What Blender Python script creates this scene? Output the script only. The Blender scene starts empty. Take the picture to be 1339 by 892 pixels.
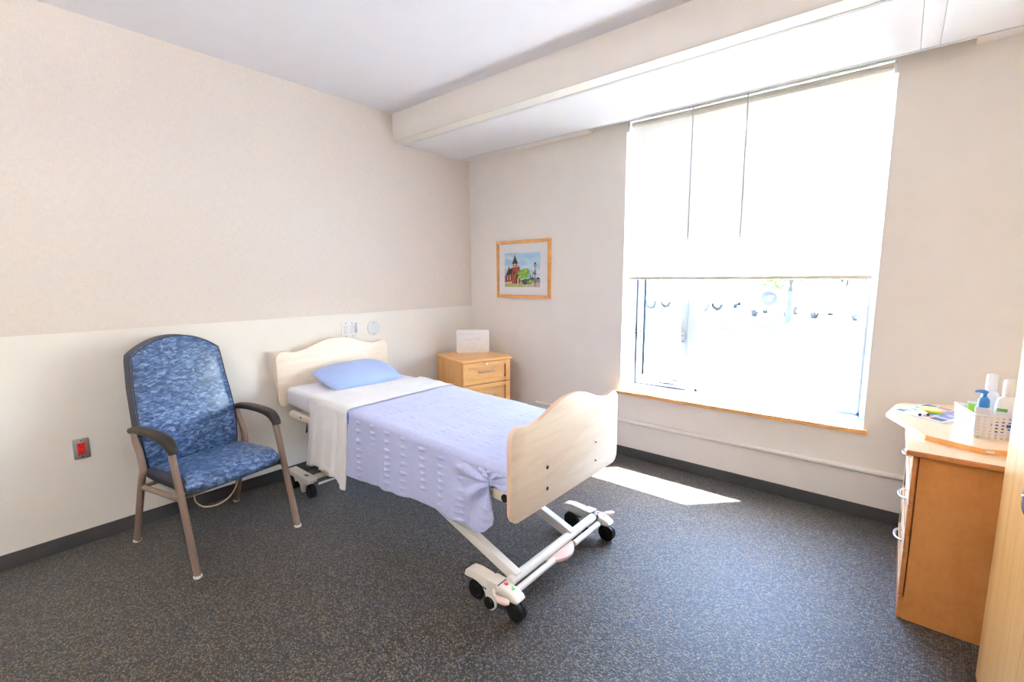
import bpy, bmesh, math, random
from math import sin, cos, pi, radians, sqrt, exp, atan2
from mathutils import Vector, Matrix, noise

random.seed(7)
scene = bpy.context.scene
COL = scene.collection

# ------------------------------------------------------------------ render look
scene.view_settings.view_transform = 'Standard'
scene.view_settings.look = 'None'
scene.view_settings.gamma = 1.0
scene.view_settings.use_curve_mapping = False
scene.view_settings.exposure = 0.80
cy = scene.cycles
cy.use_denoising = True
cy.max_bounces = 10
cy.diffuse_bounces = 6
cy.glossy_bounces = 4
cy.transmission_bounces = 8
cy.transparent_max_bounces = 12
cy.sample_clamp_indirect = 12.0
cy.caustics_reflective = False
cy.caustics_refractive = False

# ------------------------------------------------------------------ materials
def srgb(r, g, b):
    def f(c):
        c /= 255.0
        return c / 12.92 if c <= 0.04045 else ((c + 0.055) / 1.055) ** 2.4
    return (f(r), f(g), f(b), 1.0)

class NT:
    def __init__(self, name):
        self.m = bpy.data.materials.new(name)
        self.m.use_nodes = True
        self.t = self.m.node_tree
        self.t.nodes.clear()
        self.out = self.t.nodes.new('ShaderNodeOutputMaterial')
    def n(self, typ, **kw):
        nd = self.t.nodes.new(typ)
        for k, v in kw.items():
            if hasattr(nd, k):
                setattr(nd, k, v)
            else:
                nd.inputs[k].default_value = v
        return nd
    def l(self, a, b):
        self.t.links.new(a, b)
    def coords(self, stretch=(1, 1, 1), rot=(0, 0, 0)):
        tc = self.n('ShaderNodeTexCoord')
        mp = self.n('ShaderNodeMapping')
        mp.inputs['Scale'].default_value = stretch
        mp.inputs['Rotation'].default_value = rot
        self.l(tc.outputs['Object'], mp.inputs['Vector'])
        return mp.outputs['Vector']
    def ramp(self, fac, stops):
        r = self.n('ShaderNodeValToRGB')
        cr = r.color_ramp
        while len(cr.elements) < len(stops):
            cr.elements.new(0.5)
        for e, (p, c) in zip(cr.elements, stops):
            e.position = p
            e.color = c
        self.l(fac, r.inputs['Fac'])
        return r.outputs['Color']
    def bump(self, h, strength, dist):
        b = self.n('ShaderNodeBump')
        b.inputs['Strength'].default_value = strength
        b.inputs['Distance'].default_value = dist
        self.l(h, b.inputs['Height'])
        return b.outputs['Normal']

def scale_col(c, k):
    return (min(c[0] * k, 1), min(c[1] * k, 1), min(c[2] * k, 1), 1)

def plain(name, c, rough=0.5, metal=0.0, var=0.06, vs=6.0, bump=0.0, bs=80.0, spec=0.5, coat=0.0, sheen=0.0, stretch=(1, 1, 1)):
    k = NT(name)
    p = k.n('ShaderNodeBsdfPrincipled')
    p.inputs['Roughness'].default_value = rough
    p.inputs['Metallic'].default_value = metal
    p.inputs['Specular IOR Level'].default_value = spec
    p.inputs['Coat Weight'].default_value = coat
    p.inputs['Sheen Weight'].default_value = sheen
    v = k.coords(stretch)
    nz = k.n('ShaderNodeTexNoise')
    nz.inputs['Scale'].default_value = vs
    nz.inputs['Detail'].default_value = 4
    k.l(v, nz.inputs['Vector'])
    col = k.ramp(nz.outputs['Fac'], [(0.3, scale_col(c, 1 - var)), (0.7, scale_col(c, 1 + var))])
    k.l(col, p.inputs['Base Color'])
    if bump > 0:
        n2 = k.n('ShaderNodeTexNoise')
        n2.inputs['Scale'].default_value = bs
        n2.inputs['Detail'].default_value = 3
        k.l(v, n2.inputs['Vector'])
        k.l(k.bump(n2.outputs['Fac'], 0.6, bump), p.inputs['Normal'])
    k.l(p.outputs['BSDF'], k.out.inputs['Surface'])
    return k.m

def wood(name, c_lo, c_hi, stretch=(1.2, 1.2, 14), rough=0.38, scale=3.0, coat=0.15, rot=(0, 0, 0)):
    k = NT(name)
    p = k.n('ShaderNodeBsdfPrincipled')
    p.inputs['Roughness'].default_value = rough
    p.inputs['Coat Weight'].default_value = coat
    p.inputs['Coat Roughness'].default_value = 0.25
    v = k.coords(stretch, rot)
    nz = k.n('ShaderNodeTexNoise')
    nz.inputs['Scale'].default_value = scale
    nz.inputs['Detail'].default_value = 6
    nz.inputs['Distortion'].default_value = 0.6
    k.l(v, nz.inputs['Vector'])
    n2 = k.n('ShaderNodeTexNoise')
    n2.inputs['Scale'].default_value = scale * 9
    n2.inputs['Detail'].default_value = 3
    k.l(v, n2.inputs['Vector'])
    mx = k.n('ShaderNodeMath', operation='MULTIPLY_ADD')
    mx.inputs[1].default_value = 0.35
    k.l(n2.outputs['Fac'], mx.inputs[0])
    k.l(nz.outputs['Fac'], mx.inputs[2])
    col = k.ramp(mx.outputs[0], [(0.45, c_lo), (0.62, tuple((a + b) / 2 for a, b in zip(c_lo, c_hi))), (0.85, c_hi)])
    k.l(col, p.inputs['Base Color'])
    k.l(p.outputs['BSDF'], k.out.inputs['Surface'])
    return k.m

M = {}
M['ceiling'] = plain('ceiling_paint', (0.86, 0.86, 0.885, 1), 0.9, var=0.01, spec=0.2)
M['panel'] = plain('white_panel_paint', (0.87, 0.88, 0.89, 1), 0.55, var=0.01, spec=0.3)
M['wallpaint'] = plain('beige_wall_paint', (0.865, 0.835, 0.80, 1), 0.75, var=0.015, bump=0.0006, bs=160, spec=0.25)
M['wallpaint_plain'] = plain('pale_wall_paint', (0.86, 0.83, 0.79, 1), 0.8, var=0.02, spec=0.2)
M['white_trim'] = plain('white_trim_paint', (0.86, 0.86, 0.85, 1), 0.4, var=0.01)
M['white_metal'] = plain('white_window_metal', (0.82, 0.83, 0.85, 1), 0.35, var=0.01)
M['win_frame'] = plain('pale_blue_grey_window_frame', (0.38, 0.44, 0.52, 1), 0.35, var=0.01)
M['rubber_base'] = plain('charcoal_vinyl_base', (0.062, 0.063, 0.066, 1), 0.38, var=0.15, vs=5)
M['maple'] = wood('maple_veneer', srgb(212, 152, 88), srgb(228, 172, 106), stretch=(5, 5, 0.7))
M['maple_h'] = wood('maple_veneer_crossgrain', srgb(222, 164, 98), srgb(236, 182, 116), stretch=(5, 0.8, 5))
M['maple_dark'] = wood('maple_edge_shade', srgb(178, 112, 62), srgb(205, 140, 85), stretch=(9, 1.0, 9))
M['maple_pale'] = wood('maple_pale_laminate', srgb(234, 202, 164), srgb(244, 217, 182), stretch=(4, 0.8, 4), rough=0.28)
M['maple_side'] = wood('maple_side_panel', srgb(186, 122, 62), srgb(206, 144, 82), stretch=(1.6, 1.6, 1.0), scale=4, rough=0.45)
M['maple_ward'] = wood('wardrobe_maple', srgb(206, 150, 84), srgb(226, 176, 110), stretch=(5, 5, 0.4), scale=2.5)
M['board_wood'] = wood('bed_end_laminate', srgb(236, 220, 200), srgb(247, 235, 219), stretch=(1.0, 1.2, 11), scale=2.2, rough=0.4, coat=0.05)
M['board_edge'] = plain('bed_end_edge_band', srgb(222, 190, 168), 0.45)
M['bed_metal'] = plain('offwhite_bed_paint', srgb(232, 228, 222), 0.4, var=0.02)
M['bed_metal2'] = plain('beige_bed_paint', srgb(226, 216, 200), 0.4, var=0.02)
M['bed_plastic'] = plain('white_caster_plastic', srgb(234, 230, 222), 0.45, var=0.03)
M['pedal'] = plain('pale_pink_pedal', srgb(224, 196, 184), 0.5)
M['black'] = plain('black_rubber', (0.008, 0.008, 0.009, 1), 0.42, var=0.1, spec=0.3)
M['blackmetal'] = plain('dark_bolt_metal', (0.05, 0.05, 0.06, 1), 0.3, metal=0.8)
M['chrome'] = plain('brushed_chrome', (0.72, 0.73, 0.75, 1), 0.22, metal=1.0, var=0.03)
M['steel'] = plain('stainless_plate', (0.60, 0.60, 0.62, 1), 0.32, metal=1.0, var=0.04, stretch=(1, 30, 1))
M['red_plastic'] = plain('red_receptacle', (0.62, 0.012, 0.012, 1), 0.4)
M['white_plastic'] = plain('white_plastic', (0.82, 0.82, 0.82, 1), 0.35, var=0.01)
M['grey_plastic'] = plain('light_grey_plastic', (0.70, 0.72, 0.76, 1), 0.4, var=0.01)
M['sheet'] = plain('white_cotton_sheet', (0.84, 0.835, 0.86, 1), 0.85, var=0.03, vs=9, bump=0.0012, bs=420, sheen=0.2)
M['fitted'] = plain('white_fitted_sheet', (0.76, 0.76, 0.83, 1), 0.85, var=0.03, vs=7, bump=0.004, bs=22, sheen=0.2)
M['pillow'] = plain('pale_blue_pillowcase', srgb(160, 182, 233), 0.85, var=0.03, bump=0.002, bs=35, sheen=0.2)
M['chair_frame'] = plain('taupe_powder_coat', srgb(128, 108, 96), 0.42, var=0.05)
M['arm_cap'] = plain('dark_brown_urethane', srgb(44, 37, 32), 0.42, var=0.12, spec=0.35)
M['cream_cord'] = plain('cream_cord', srgb(206, 184, 150), 0.5)
M['mat_board'] = plain('white_mat_board', (0.78, 0.78, 0.81, 1), 0.9, var=0.01)
M['pic_frame'] = wood('oak_picture_frame', srgb(214, 150, 76), srgb(234, 176, 104), stretch=(6, 6, 6), rough=0.35)
M['ink'] = plain('faded_marker_ink', (0.50, 0.50, 0.53, 1), 0.6)
M['ink_blue'] = plain('faded_blue_ink', (0.50, 0.53, 0.70, 1), 0.6)
M['whiteboard'] = plain('whiteboard_face', (0.83, 0.84, 0.85, 1), 0.25, var=0.01)
M['basket'] = plain('white_basket_plastic', (0.86, 0.84, 0.86, 1), 0.35, var=0.01)
M['bottle'] = plain('white_bottle_plastic', (0.88, 0.90, 0.92, 1), 0.28, var=0.01)
M['blue_plastic'] = plain('blue_pump_plastic', srgb(60, 140, 222), 0.35)
M['green_label'] = plain('green_label', srgb(110, 190, 80), 0.5)
M['lime'] = plain('lime_green_label', srgb(150, 214, 70), 0.5)
M['teal_ink'] = plain('grey_green_print', srgb(120, 150, 150), 0.6)
M['pink'] = plain('pink_print', srgb(236, 110, 130), 0.5)
M['blue_print'] = plain('blue_print', srgb(52, 120, 206), 0.5)
M['yellow'] = plain('yellow_notes', srgb(245, 222, 30), 0.7)
M['pale_yellow'] = plain('pale_yellow_note', srgb(246, 240, 160), 0.7)
M['paper'] = plain('white_paper', (0.84, 0.84, 0.87, 1), 0.6, var=0.02)
M['pgrey'] = plain('grey_print', srgb(120, 120, 132), 0.6)
M['pteal'] = plain('teal_print', srgb(90, 180, 190), 0.6)
M['plilac'] = plain('lilac_print', srgb(168, 164, 214), 0.6)
M['porange'] = plain('orange_print', srgb(226, 160, 130), 0.6)
M['maroon'] = plain('maroon_cap', srgb(90, 22, 30), 0.4)
M['navy'] = plain('navy_cap', srgb(24, 26, 90), 0.4)
M['lockred'] = plain('red_mark', srgb(226, 30, 50), 0.5)
M['lockgreen'] = plain('green_mark', srgb(90, 200, 120), 0.5)
M['gold'] = plain('tan_pocket_lining', srgb(226, 204, 158), 0.7)
M['groove'] = plain('grey_panel_gap', srgb(150, 160, 185), 0.7)

# left wall: lower cream paint, upper woven vinyl wallcovering (a real two-tone finish)
def left_wall_mat():
    k = NT('two_tone_wall_finish')
    p = k.n('ShaderNodeBsdfPrincipled')
    p.inputs['Roughness'].default_value = 0.7
    p.inputs['Specular IOR Level'].default_value = 0.25
    v = k.coords()
    sp = k.n('ShaderNodeSeparateXYZ')
    k.l(v, sp.inputs[0])
    gt = k.n('ShaderNodeMath', operation='GREATER_THAN')
    k.l(sp.outputs['Z'], gt.inputs[0])
    gt.inputs[1].default_value = 1.258
    # weave
    mp = k.n('ShaderNodeMapping')
    mp.inputs['Scale'].default_value = (1, 26, 170)
    k.l(v, mp.inputs['Vector'])
    na = k.n('ShaderNodeTexNoise'); na.inputs['Scale'].default_value = 1.0; na.inputs['Detail'].default_value = 3
    k.l(mp.outputs[0], na.inputs['Vector'])
    mp2 = k.n('ShaderNodeMapping')
    mp2.inputs['Scale'].default_value = (1, 170, 26)
    k.l(v, mp2.inputs['Vector'])
    nb = k.n('ShaderNodeTexNoise'); nb.inputs['Scale'].default_value = 1.0; nb.inputs['Detail'].default_value = 3
    k.l(mp2.outputs[0], nb.inputs['Vector'])
    ad = k.n('ShaderNodeMath', operation='ADD')
    k.l(na.outputs['Fac'], ad.inputs[0]); k.l(nb.outputs['Fac'], ad.inputs[1])
    hv = k.n('ShaderNodeMath', operation='MULTIPLY'); hv.inputs[1].default_value = 0.5
    k.l(ad.outputs[0], hv.inputs[0])
    up = k.ramp(hv.outputs[0], [(0.35, (0.725, 0.665, 0.615, 1)), (0.65, (0.795, 0.735, 0.685, 1))])
    nl = k.n('ShaderNodeTexNoise'); nl.inputs['Scale'].default_value = 3
    k.l(v, nl.inputs['Vector'])
    lo = k.ramp(nl.outputs['Fac'], [(0.3, (0.87, 0.84, 0.795, 1)), (0.7, (0.885, 0.855, 0.81, 1))])
    mx = k.n('ShaderNodeMix', data_type='RGBA')
    k.l(gt.outputs[0], mx.inputs[0]); k.l(lo, mx.inputs[6]); k.l(up, mx.inputs[7])
    k.l(mx.outputs[2], p.inputs['Base Color'])
    hm = k.n('ShaderNodeMath', operation='MULTIPLY')
    k.l(hv.outputs[0], hm.inputs[0]); k.l(gt.outputs[0], hm.inputs[1])
    k.l(k.bump(hm.outputs[0], 0.5, 0.0015), p.inputs['Normal'])
    k.l(p.outputs['BSDF'], k.out.inputs['Surface'])
    return k.m
M['left_wall'] = left_wall_mat()

def carpet_mat():
    k = NT('loop_pile_carpet')
    p = k.n('ShaderNodeBsdfPrincipled')
    p.inputs['Roughness'].default_value = 0.54
    p.inputs['Specular IOR Level'].default_value = 0.6
    p.inputs['Specular Tint'].default_value = (0.86, 0.93, 1.0, 1)
    p.inputs['Sheen Weight'].default_value = 0.45
    p.inputs['Sheen Roughness'].default_value = 0.35
    p.inputs['Sheen Tint'].default_value = (0.86, 0.93, 1.0, 1)
    v = k.coords((1.0, 1.35, 1.0), (0, 0, radians(3)))
    vo = k.n('ShaderNodeTexVoronoi')
    vo.inputs['Scale'].default_value = 108
    vo.inputs['Randomness'].default_value = 0.62
    k.l(v, vo.inputs['Vector'])
    sp = k.n('ShaderNodeSeparateColor')
    k.l(vo.outputs['Color'], sp.inputs[0])
    n2 = k.n('ShaderNodeTexNoise'); n2.inputs['Scale'].default_value = 22; n2.inputs['Detail'].default_value = 4
    k.l(v, n2.inputs['Vector'])
    ad = k.n('ShaderNodeMath', operation='MULTIPLY_ADD')
    ad.inputs[1].default_value = 0.45
    k.l(n2.outputs['Fac'], ad.inputs[0]); k.l(sp.outputs[0], ad.inputs[2])
    col = k.ramp(ad.outputs[0], [(0.15, (0.017, 0.012, 0.0078, 1)), (0.45, (0.056, 0.040, 0.0265, 1)),
                                (0.75, (0.086, 0.063, 0.043, 1)), (1.0, (0.175, 0.130, 0.086, 1))])
    blu = k.ramp(ad.outputs[0], [(0.15, (0.016, 0.019, 0.026, 1)), (0.45, (0.050, 0.060, 0.078, 1)),
                                (0.75, (0.078, 0.092, 0.115, 1)), (1.0, (0.125, 0.145, 0.17, 1))])
    pick = k.n('ShaderNodeMath', operation='GREATER_THAN'); pick.inputs[1].default_value = 0.76
    k.l(sp.outputs[1], pick.inputs[0])
    yarn = k.n('ShaderNodeMix', data_type='RGBA')
    k.l(pick.outputs[0], yarn.inputs[0]); k.l(col, yarn.inputs[6]); k.l(blu, yarn.inputs[7])
    col = yarn.outputs[2]
    dk = k.ramp(vo.outputs['Distance'], [(0.0, (1.42, 1.42, 1.42, 1)), (0.34, (0.92, 0.92, 0.92, 1)), (0.64, (0.20, 0.20, 0.20, 1))])
    mx = k.n('ShaderNodeMix', data_type='RGBA', blend_type='MULTIPLY')
    mx.inputs[0].default_value = 1.0
    k.l(col, mx.inputs[6]); k.l(dk, mx.inputs[7])
    k.l(mx.outputs[2], p.inputs['Base Color'])
    spv = k.n('ShaderNodeMapRange'); spv.inputs[1].default_value = 0.0; spv.inputs[2].default_value = 0.6
    spv.inputs[3].default_value = 1.0; spv.inputs[4].default_value = 0.55
    k.l(vo.outputs['Distance'], spv.inputs[0]); k.l(spv.outputs[0], p.inputs['Specular IOR Level'])
    inv = k.n('ShaderNodeMath', operation='SUBTRACT'); inv.inputs[0].default_value = 1.0
    k.l(vo.outputs['Distance'], inv.inputs[1])
    k.l(k.bump(inv.outputs[0], 0.32, 0.004), p.inputs['Normal'])
    k.l(p.outputs['BSDF'], k.out.inputs['Surface'])
    return k.m
M['carpet'] = carpet_mat()

def vinyl_mat(name='blue_leaf_vinyl', rough=0.34):
    k = NT(name)
    p = k.n('ShaderNodeBsdfPrincipled')
    p.inputs['Roughness'].default_value = rough
    p.inputs['Specular IOR Level'].default_value = 0.55
    v = k.coords()
    nz = k.n('ShaderNodeTexNoise'); nz.inputs['Scale'].default_value = 22; nz.inputs['Detail'].default_value = 1
    k.l(v, nz.inputs['Vector'])
    mxv = k.n('ShaderNodeVectorMath', operation='MULTIPLY_ADD')
    mxv.inputs[1].default_value = (0.026, 0.026, 0.026)
    k.l(nz.outputs['Color'], mxv.inputs[0]); k.l(v, mxv.inputs[2])
    def layer(scale, off):
        mp = k.n('ShaderNodeMapping'); mp.inputs['Location'].default_value = off
        mp.inputs['Rotation'].default_value = (0.5, 0.8 if off[0] == 0 else -0.75, 0.3)
        mp.inputs['Scale'].default_value = (1.0, 1.0, 2.1)
        k.l(mxv.outputs[0], mp.inputs['Vector'])
        vo = k.n('ShaderNodeTexVoronoi'); vo.inputs['Scale'].default_value = scale
        k.l(mp.outputs[0], vo.inputs['Vector'])
        sub = k.n('ShaderNodeVectorMath', operation='SUBTRACT')
        sv = k.n('ShaderNodeVectorMath', operation='SCALE'); sv.inputs['Scale'].default_value = 1.0
        k.l(mp.outputs[0], sv.inputs[0])
        k.l(sv.outputs[0], sub.inputs[0]); k.l(vo.outputs['Position'], sub.inputs[1])
        c = k.n('ShaderNodeVectorMath', operation='SUBTRACT'); c.inputs[1].default_value = (0.5, 0.5, 0.5)
        k.l(vo.outputs['Color'], c.inputs[0])
        nn = k.n('ShaderNodeVectorMath', operation='NORMALIZE'); k.l(c.outputs[0], nn.inputs[0])
        dt = k.n('ShaderNodeVectorMath', operation='DOT_PRODUCT')
        k.l(sub.outputs[0], dt.inputs[0]); k.l(nn.outputs[0], dt.inputs[1])
        m = k.n('ShaderNodeMath', operation='MULTIPLY_ADD'); m.inputs[1].default_value = scale * 0.75; m.inputs[2].default_value = 0.5
        k.l(dt.outputs['Value'], m.inputs[0])
        return m.outputs[0], vo.outputs['Distance']
    a, da = layer(32, (0, 0, 0))
    b, db = layer(22, (3.1, 1.7, 0.4))
    av = k.n('ShaderNodeMath', operation='MULTIPLY_ADD'); av.inputs[1].default_value = 0.55
    hb = k.n('ShaderNodeMath', operation='MULTIPLY'); hb.inputs[1].default_value = 0.45
    k.l(b, hb.inputs[0]); k.l(a, av.inputs[0]); k.l(hb.outputs[0], av.inputs[2])
    col = k.ramp(av.outputs[0], [(0.22, srgb(40, 62, 100)), (0.42, srgb(60, 90, 136)), (0.60, srgb(84, 114, 160)), (0.80, srgb(128, 152, 194))])
    k.l(col, p.inputs['Base Color'])
    k.l(k.bump(av.outputs[0], 0.25, 0.0015), p.inputs['Normal'])
    k.l(p.outputs['BSDF'], k.out.inputs['Surface'])
    return k.m
M['vinyl'] = vinyl_mat()
M['vinyl_side'] = plain('navy_side_vinyl', srgb(40, 44, 62), 0.5, var=0.15, vs=60)

def blanket_mat():
    k = NT('periwinkle_cotton_blanket')
    p = k.n('ShaderNodeBsdfPrincipled')
    p.inputs['Roughness'].default_value = 0.9
    p.inputs['Sheen Weight'].default_value = 0.25
    p.inputs['Specular IOR Level'].default_value = 0.2
    v = k.coords((30, 500, 500))
    nz = k.n('ShaderNodeTexNoise'); nz.inputs['Scale'].default_value = 1; nz.inputs['Detail'].default_value = 3
    k.l(v, nz.inputs['Vector'])
    v2 = k.coords((500, 30, 40))
    n2 = k.n('ShaderNodeTexNoise'); n2.inputs['Scale'].default_value = 1; n2.inputs['Detail'].default_value = 3
    k.l(v2, n2.inputs['Vector'])
    ad = k.n('ShaderNodeMath', operation='ADD')
    k.l(nz.outputs['Fac'], ad.inputs[0]); k.l(n2.outputs['Fac'], ad.inputs[1])
    hv = k.n('ShaderNodeMath', operation='MULTIPLY'); hv.inputs[1].default_value = 0.5
    k.l(ad.outputs[0], hv.inputs[0])
    col = k.ramp(hv.outputs[0], [(0.3, srgb(163, 172, 221)), (0.7, srgb(199, 205, 238))])
    k.l(col, p.inputs['Base Color'])
    k.l(k.bump(hv.outputs[0], 0.5, 0.001), p.inputs['Normal'])
    k.l(p.outputs['BSDF'], k.out.inputs['Surface'])
    return k.m
M['blanket'] = blanket_mat()
M['blanket_edge'] = plain('blue_blanket_binding', srgb(112, 138, 214), 0.8)

def glass_mat():
    k = NT('window_glass')
    tr = k.n('ShaderNodeBsdfTransparent'); tr.inputs[0].default_value = (0.93, 0.95, 0.95, 1)
    gl = k.n('ShaderNodeBsdfGlossy'); gl.inputs['Roughness'].default_value = 0.02
    lw = k.n('ShaderNodeLayerWeight'); lw.inputs['Blend'].default_value = 0.5
    pw = k.n('ShaderNodeMath', operation='POWER'); pw.inputs[1].default_value = 5.0
    k.l(lw.outputs['Facing'], pw.inputs[0])
    fr = k.n('ShaderNodeMath', operation='MULTIPLY_ADD'); fr.inputs[1].default_value = 0.9; fr.inputs[2].default_value = 0.035
    k.l(pw.outputs[0], fr.inputs[0])
    mx = k.n('ShaderNodeMixShader')
    k.l(fr.outputs[0], mx.inputs[0]); k.l(tr.outputs[0], mx.inputs[1]); k.l(gl.outputs[0], mx.inputs[2])
    k.l(mx.outputs[0], k.out.inputs['Surface'])
    return k.m
M['glass'] = glass_mat()

def blind_mat():
    k = NT('cream_screen_fabric')
    tr = k.n('ShaderNodeBsdfTransparent'); tr.inputs[0].default_value = (1, 0.98, 0.95, 1)
    tl = k.n('ShaderNodeBsdfTranslucent'); tl.inputs[0].default_value = (0.84, 0.82, 0.76, 1)
    df = k.n('ShaderNodeBsdfDiffuse'); df.inputs[0].default_value = (0.84, 0.82, 0.76, 1)
    m1 = k.n('ShaderNodeMixShader'); m1.inputs[0].default_value = 0.945
    k.l(tl.outputs[0], m1.inputs[1]); k.l(df.outputs[0], m1.inputs[2])
    v = k.coords((600, 1, 600))
    nz = k.n('ShaderNodeTexNoise'); nz.inputs['Scale'].default_value = 1
    k.l(v, nz.inputs['Vector'])
    op = k.n('ShaderNodeMath', operation='MULTIPLY'); op.inputs[1].default_value = 0.05
    k.l(nz.outputs['Fac'], op.inputs[0])
    m2 = k.n('ShaderNodeMixShader')
    k.l(op.outputs[0], m2.inputs[0]); k.l(m1.outputs[0], m2.inputs[1]); k.l(tr.outputs[0], m2.inputs[2])
    k.l(m2.outputs[0], k.out.inputs['Surface'])
    return k.m
M['blind'] = blind_mat()

# ------------------------------------------------------------------ mesh helpers
def merge(dst, src, mi=0, mtx=None):
    if mtx is not None:
        bmesh.ops.transform(src, matrix=mtx, verts=src.verts)
    vm = [dst.verts.new(v.co) for v in src.verts]
    src.verts.index_update()
    for f in src.faces:
        try:
            nf = dst.faces.new([vm[v.index] for v in f.verts])
            nf.material_index = mi if mi is not None else f.material_index
        except ValueError:
            pass
    src.free()
    return dst

def box(bm, x0, x1, y0, y1, z0, z1, bev=0.0, seg=2, mi=0, mtx=None):
    b = bmesh.new()
    bmesh.ops.create_cube(b, size=1.0)
    for v in b.verts:
        v.co = Vector(((x0 + x1) / 2 + v.co.x * (x1 - x0), (y0 + y1) / 2 + v.co.y * (y1 - y0), (z0 + z1) / 2 + v.co.z * (z1 - z0)))
    if bev > 0:
        bmesh.ops.bevel(b, geom=list(b.edges), offset=bev, segments=seg, profile=0.6, affect='EDGES')
    return merge(bm, b, mi, mtx)

def catmull(pts, n):
    if n <= 1:
        return [Vector(p) for p in pts]
    P = [Vector(p) for p in pts]
    out = []
    for i in range(len(P) - 1):
        p0 = P[i - 1] if i > 0 else P[i] * 2 - P[i + 1]
        p1, p2 = P[i], P[i + 1]
        p3 = P[i + 2] if i + 2 < len(P) else P[i + 1] * 2 - P[i]
        for j in range(n):
            t = j / n
            out.append(0.5 * ((2 * p1) + (p2 - p0) * t + (2 * p0 - 5 * p1 + 4 * p2 - p3) * t * t + (3 * p1 - p0 - 3 * p2 + p3) * t ** 3))
    out.append(P[-1])
    return out

def tube(bm, pts, r, n=12, ry=None, up=(0, 0, 1), smooth=0, mi=0, power=2.0, caps=True):
    """sweep a (super)elliptic section along pts; r, ry scalars or per-point lists (along the path)."""
    P = catmull(pts, smooth) if smooth else [Vector(p) for p in pts]
    m = len(P)
    def rad(a, i):
        if isinstance(a, (list, tuple)):
            t = i / (m - 1) * (len(a) - 1)
            k = min(int(t), len(a) - 2)
            return a[k] + (a[k + 1] - a[k]) * (t - k)
        return a
    rings = []
    for i, p in enumerate(P):
        d = (P[min(i + 1, m - 1)] - P[max(i - 1, 0)]).normalized()
        u = Vector(up)
        s = d.cross(u)
        if s.length < 1e-4:
            s = d.cross(Vector((1, 0, 0)))
        s.normalize()
        w = s.cross(d).normalized()
        a = rad(r, i)
        b = rad(ry, i) if ry is not None else a
        ring = []
        for k in range(n):
            t = 2 * pi * k / n
            c_, s_ = cos(t), sin(t)
            cx = math.copysign(abs(c_) ** (2 / power), c_)
            sx = math.copysign(abs(s_) ** (2 / power), s_)
            ring.append(bm.verts.new(p + s * (a * cx) + w * (b * sx)))
        rings.append(ring)
    for i in range(m - 1):
        for k in range(n):
            f = bm.faces.new((rings[i][k], rings[i][(k + 1) % n], rings[i + 1][(k + 1) % n], rings[i + 1][k]))
            f.material_index = mi
    if caps:
        f = bm.faces.new(list(reversed(rings[0]))); f.material_index = mi
        f = bm.faces.new(rings[-1]); f.material_index = mi
    return bm

def lathe(bm, prof, n=24, mi=0, mtx=None):
    b = bmesh.new()
    rings = []
    for r, z in prof:
        if r < 1e-6:
            rings.append([b.verts.new((0, 0, z))])
        else:
            rings.append([b.verts.new((r * cos(2 * pi * k / n), r * sin(2 * pi * k / n), z)) for k in range(n)])
    for a, c in zip(rings[:-1], rings[1:]):
        for k in range(n):
            if len(a) == 1 and len(c) == 1:
                continue
            if len(a) == 1:
                b.faces.new((a[0], c[k], c[(k + 1) % n]))
            elif len(c) == 1:
                b.faces.new((a[k], c[0], a[(k + 1) % n]))
            else:
                b.faces.new((a[k], c[k], c[(k + 1) % n], a[(k + 1) % n]))
    bmesh.ops.recalc_face_normals(b, faces=b.faces)
    return merge(bm, b, mi, mtx)

def prism(bm, outline, axis, d0, d1, bev=0.0, seg=2, mi=0, mtx=None, edge_mi=None):
    """outline: 2D pts. axis 'x': (y,z), 'y': (x,z), 'z': (x,y). extruded from d0 to d1"""
    b = bmesh.new()
    def P(a, c, d):
        return {'x': (d, a, c), 'y': (a, d, c), 'z': (a, c, d)}[axis]
    lo = [b.verts.new(P(a, c, d0)) for a, c in outline]
    hi = [b.verts.new(P(a, c, d1)) for a, c in outline]
    n = len(outline)
    f0 = b.faces.new(lo); f1 = b.faces.new(hi)
    for i in range(n):
        f = b.faces.new((lo[i], lo[(i + 1) % n], hi[(i + 1) % n], hi[i]))
        if edge_mi is not None:
            f.material_index = edge_mi
    bmesh.ops.recalc_face_normals(b, faces=b.faces)
    if bev > 0:
        ed = [e for e in b.edges if all(v in lo for v in e.verts) or all(v in hi for v in e.verts)]
        bmesh.ops.bevel(b, geom=ed, offset=bev, segments=seg, profile=0.5, affect='EDGES')
    return merge(bm, b, None if edge_mi is not None else mi, mtx)

def disc_cyl(bm, c, axis, r, h, n=20, bev=0.0, mi=0):
    """cylinder centred at c, along axis, with bevelled rims"""
    prof = [(0, -h / 2), (r - bev, -h / 2), (r, -h / 2 + bev), (r, h / 2 - bev), (r - bev, h / 2), (0, h / 2)] if bev > 0 else [(0, -h / 2), (r, -h / 2), (r, h / 2), (0, h / 2)]
    q = Vector((0, 0, 1)).rotation_difference(Vector(axis).normalized()).to_matrix().to_4x4()
    return lathe(bm, prof, n, mi, Matrix.Translation(Vector(c)) @ q)

def gridsurf(bm, fn, nu, nv, mi=0, close_u=False):
    vs = [[bm.verts.new(fn(i / nu, j / nv)) for j in range(nv + 1)] for i in range(nu + (0 if close_u else 1))]
    m = len(vs)
    for i in range(nu):
        for j in range(nv):
            f = bm.faces.new((vs[i][j], vs[(i + 1) % m][j], vs[(i + 1) % m][j + 1], vs[i][j + 1]))
            f.material_index = mi
    return bm

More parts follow.
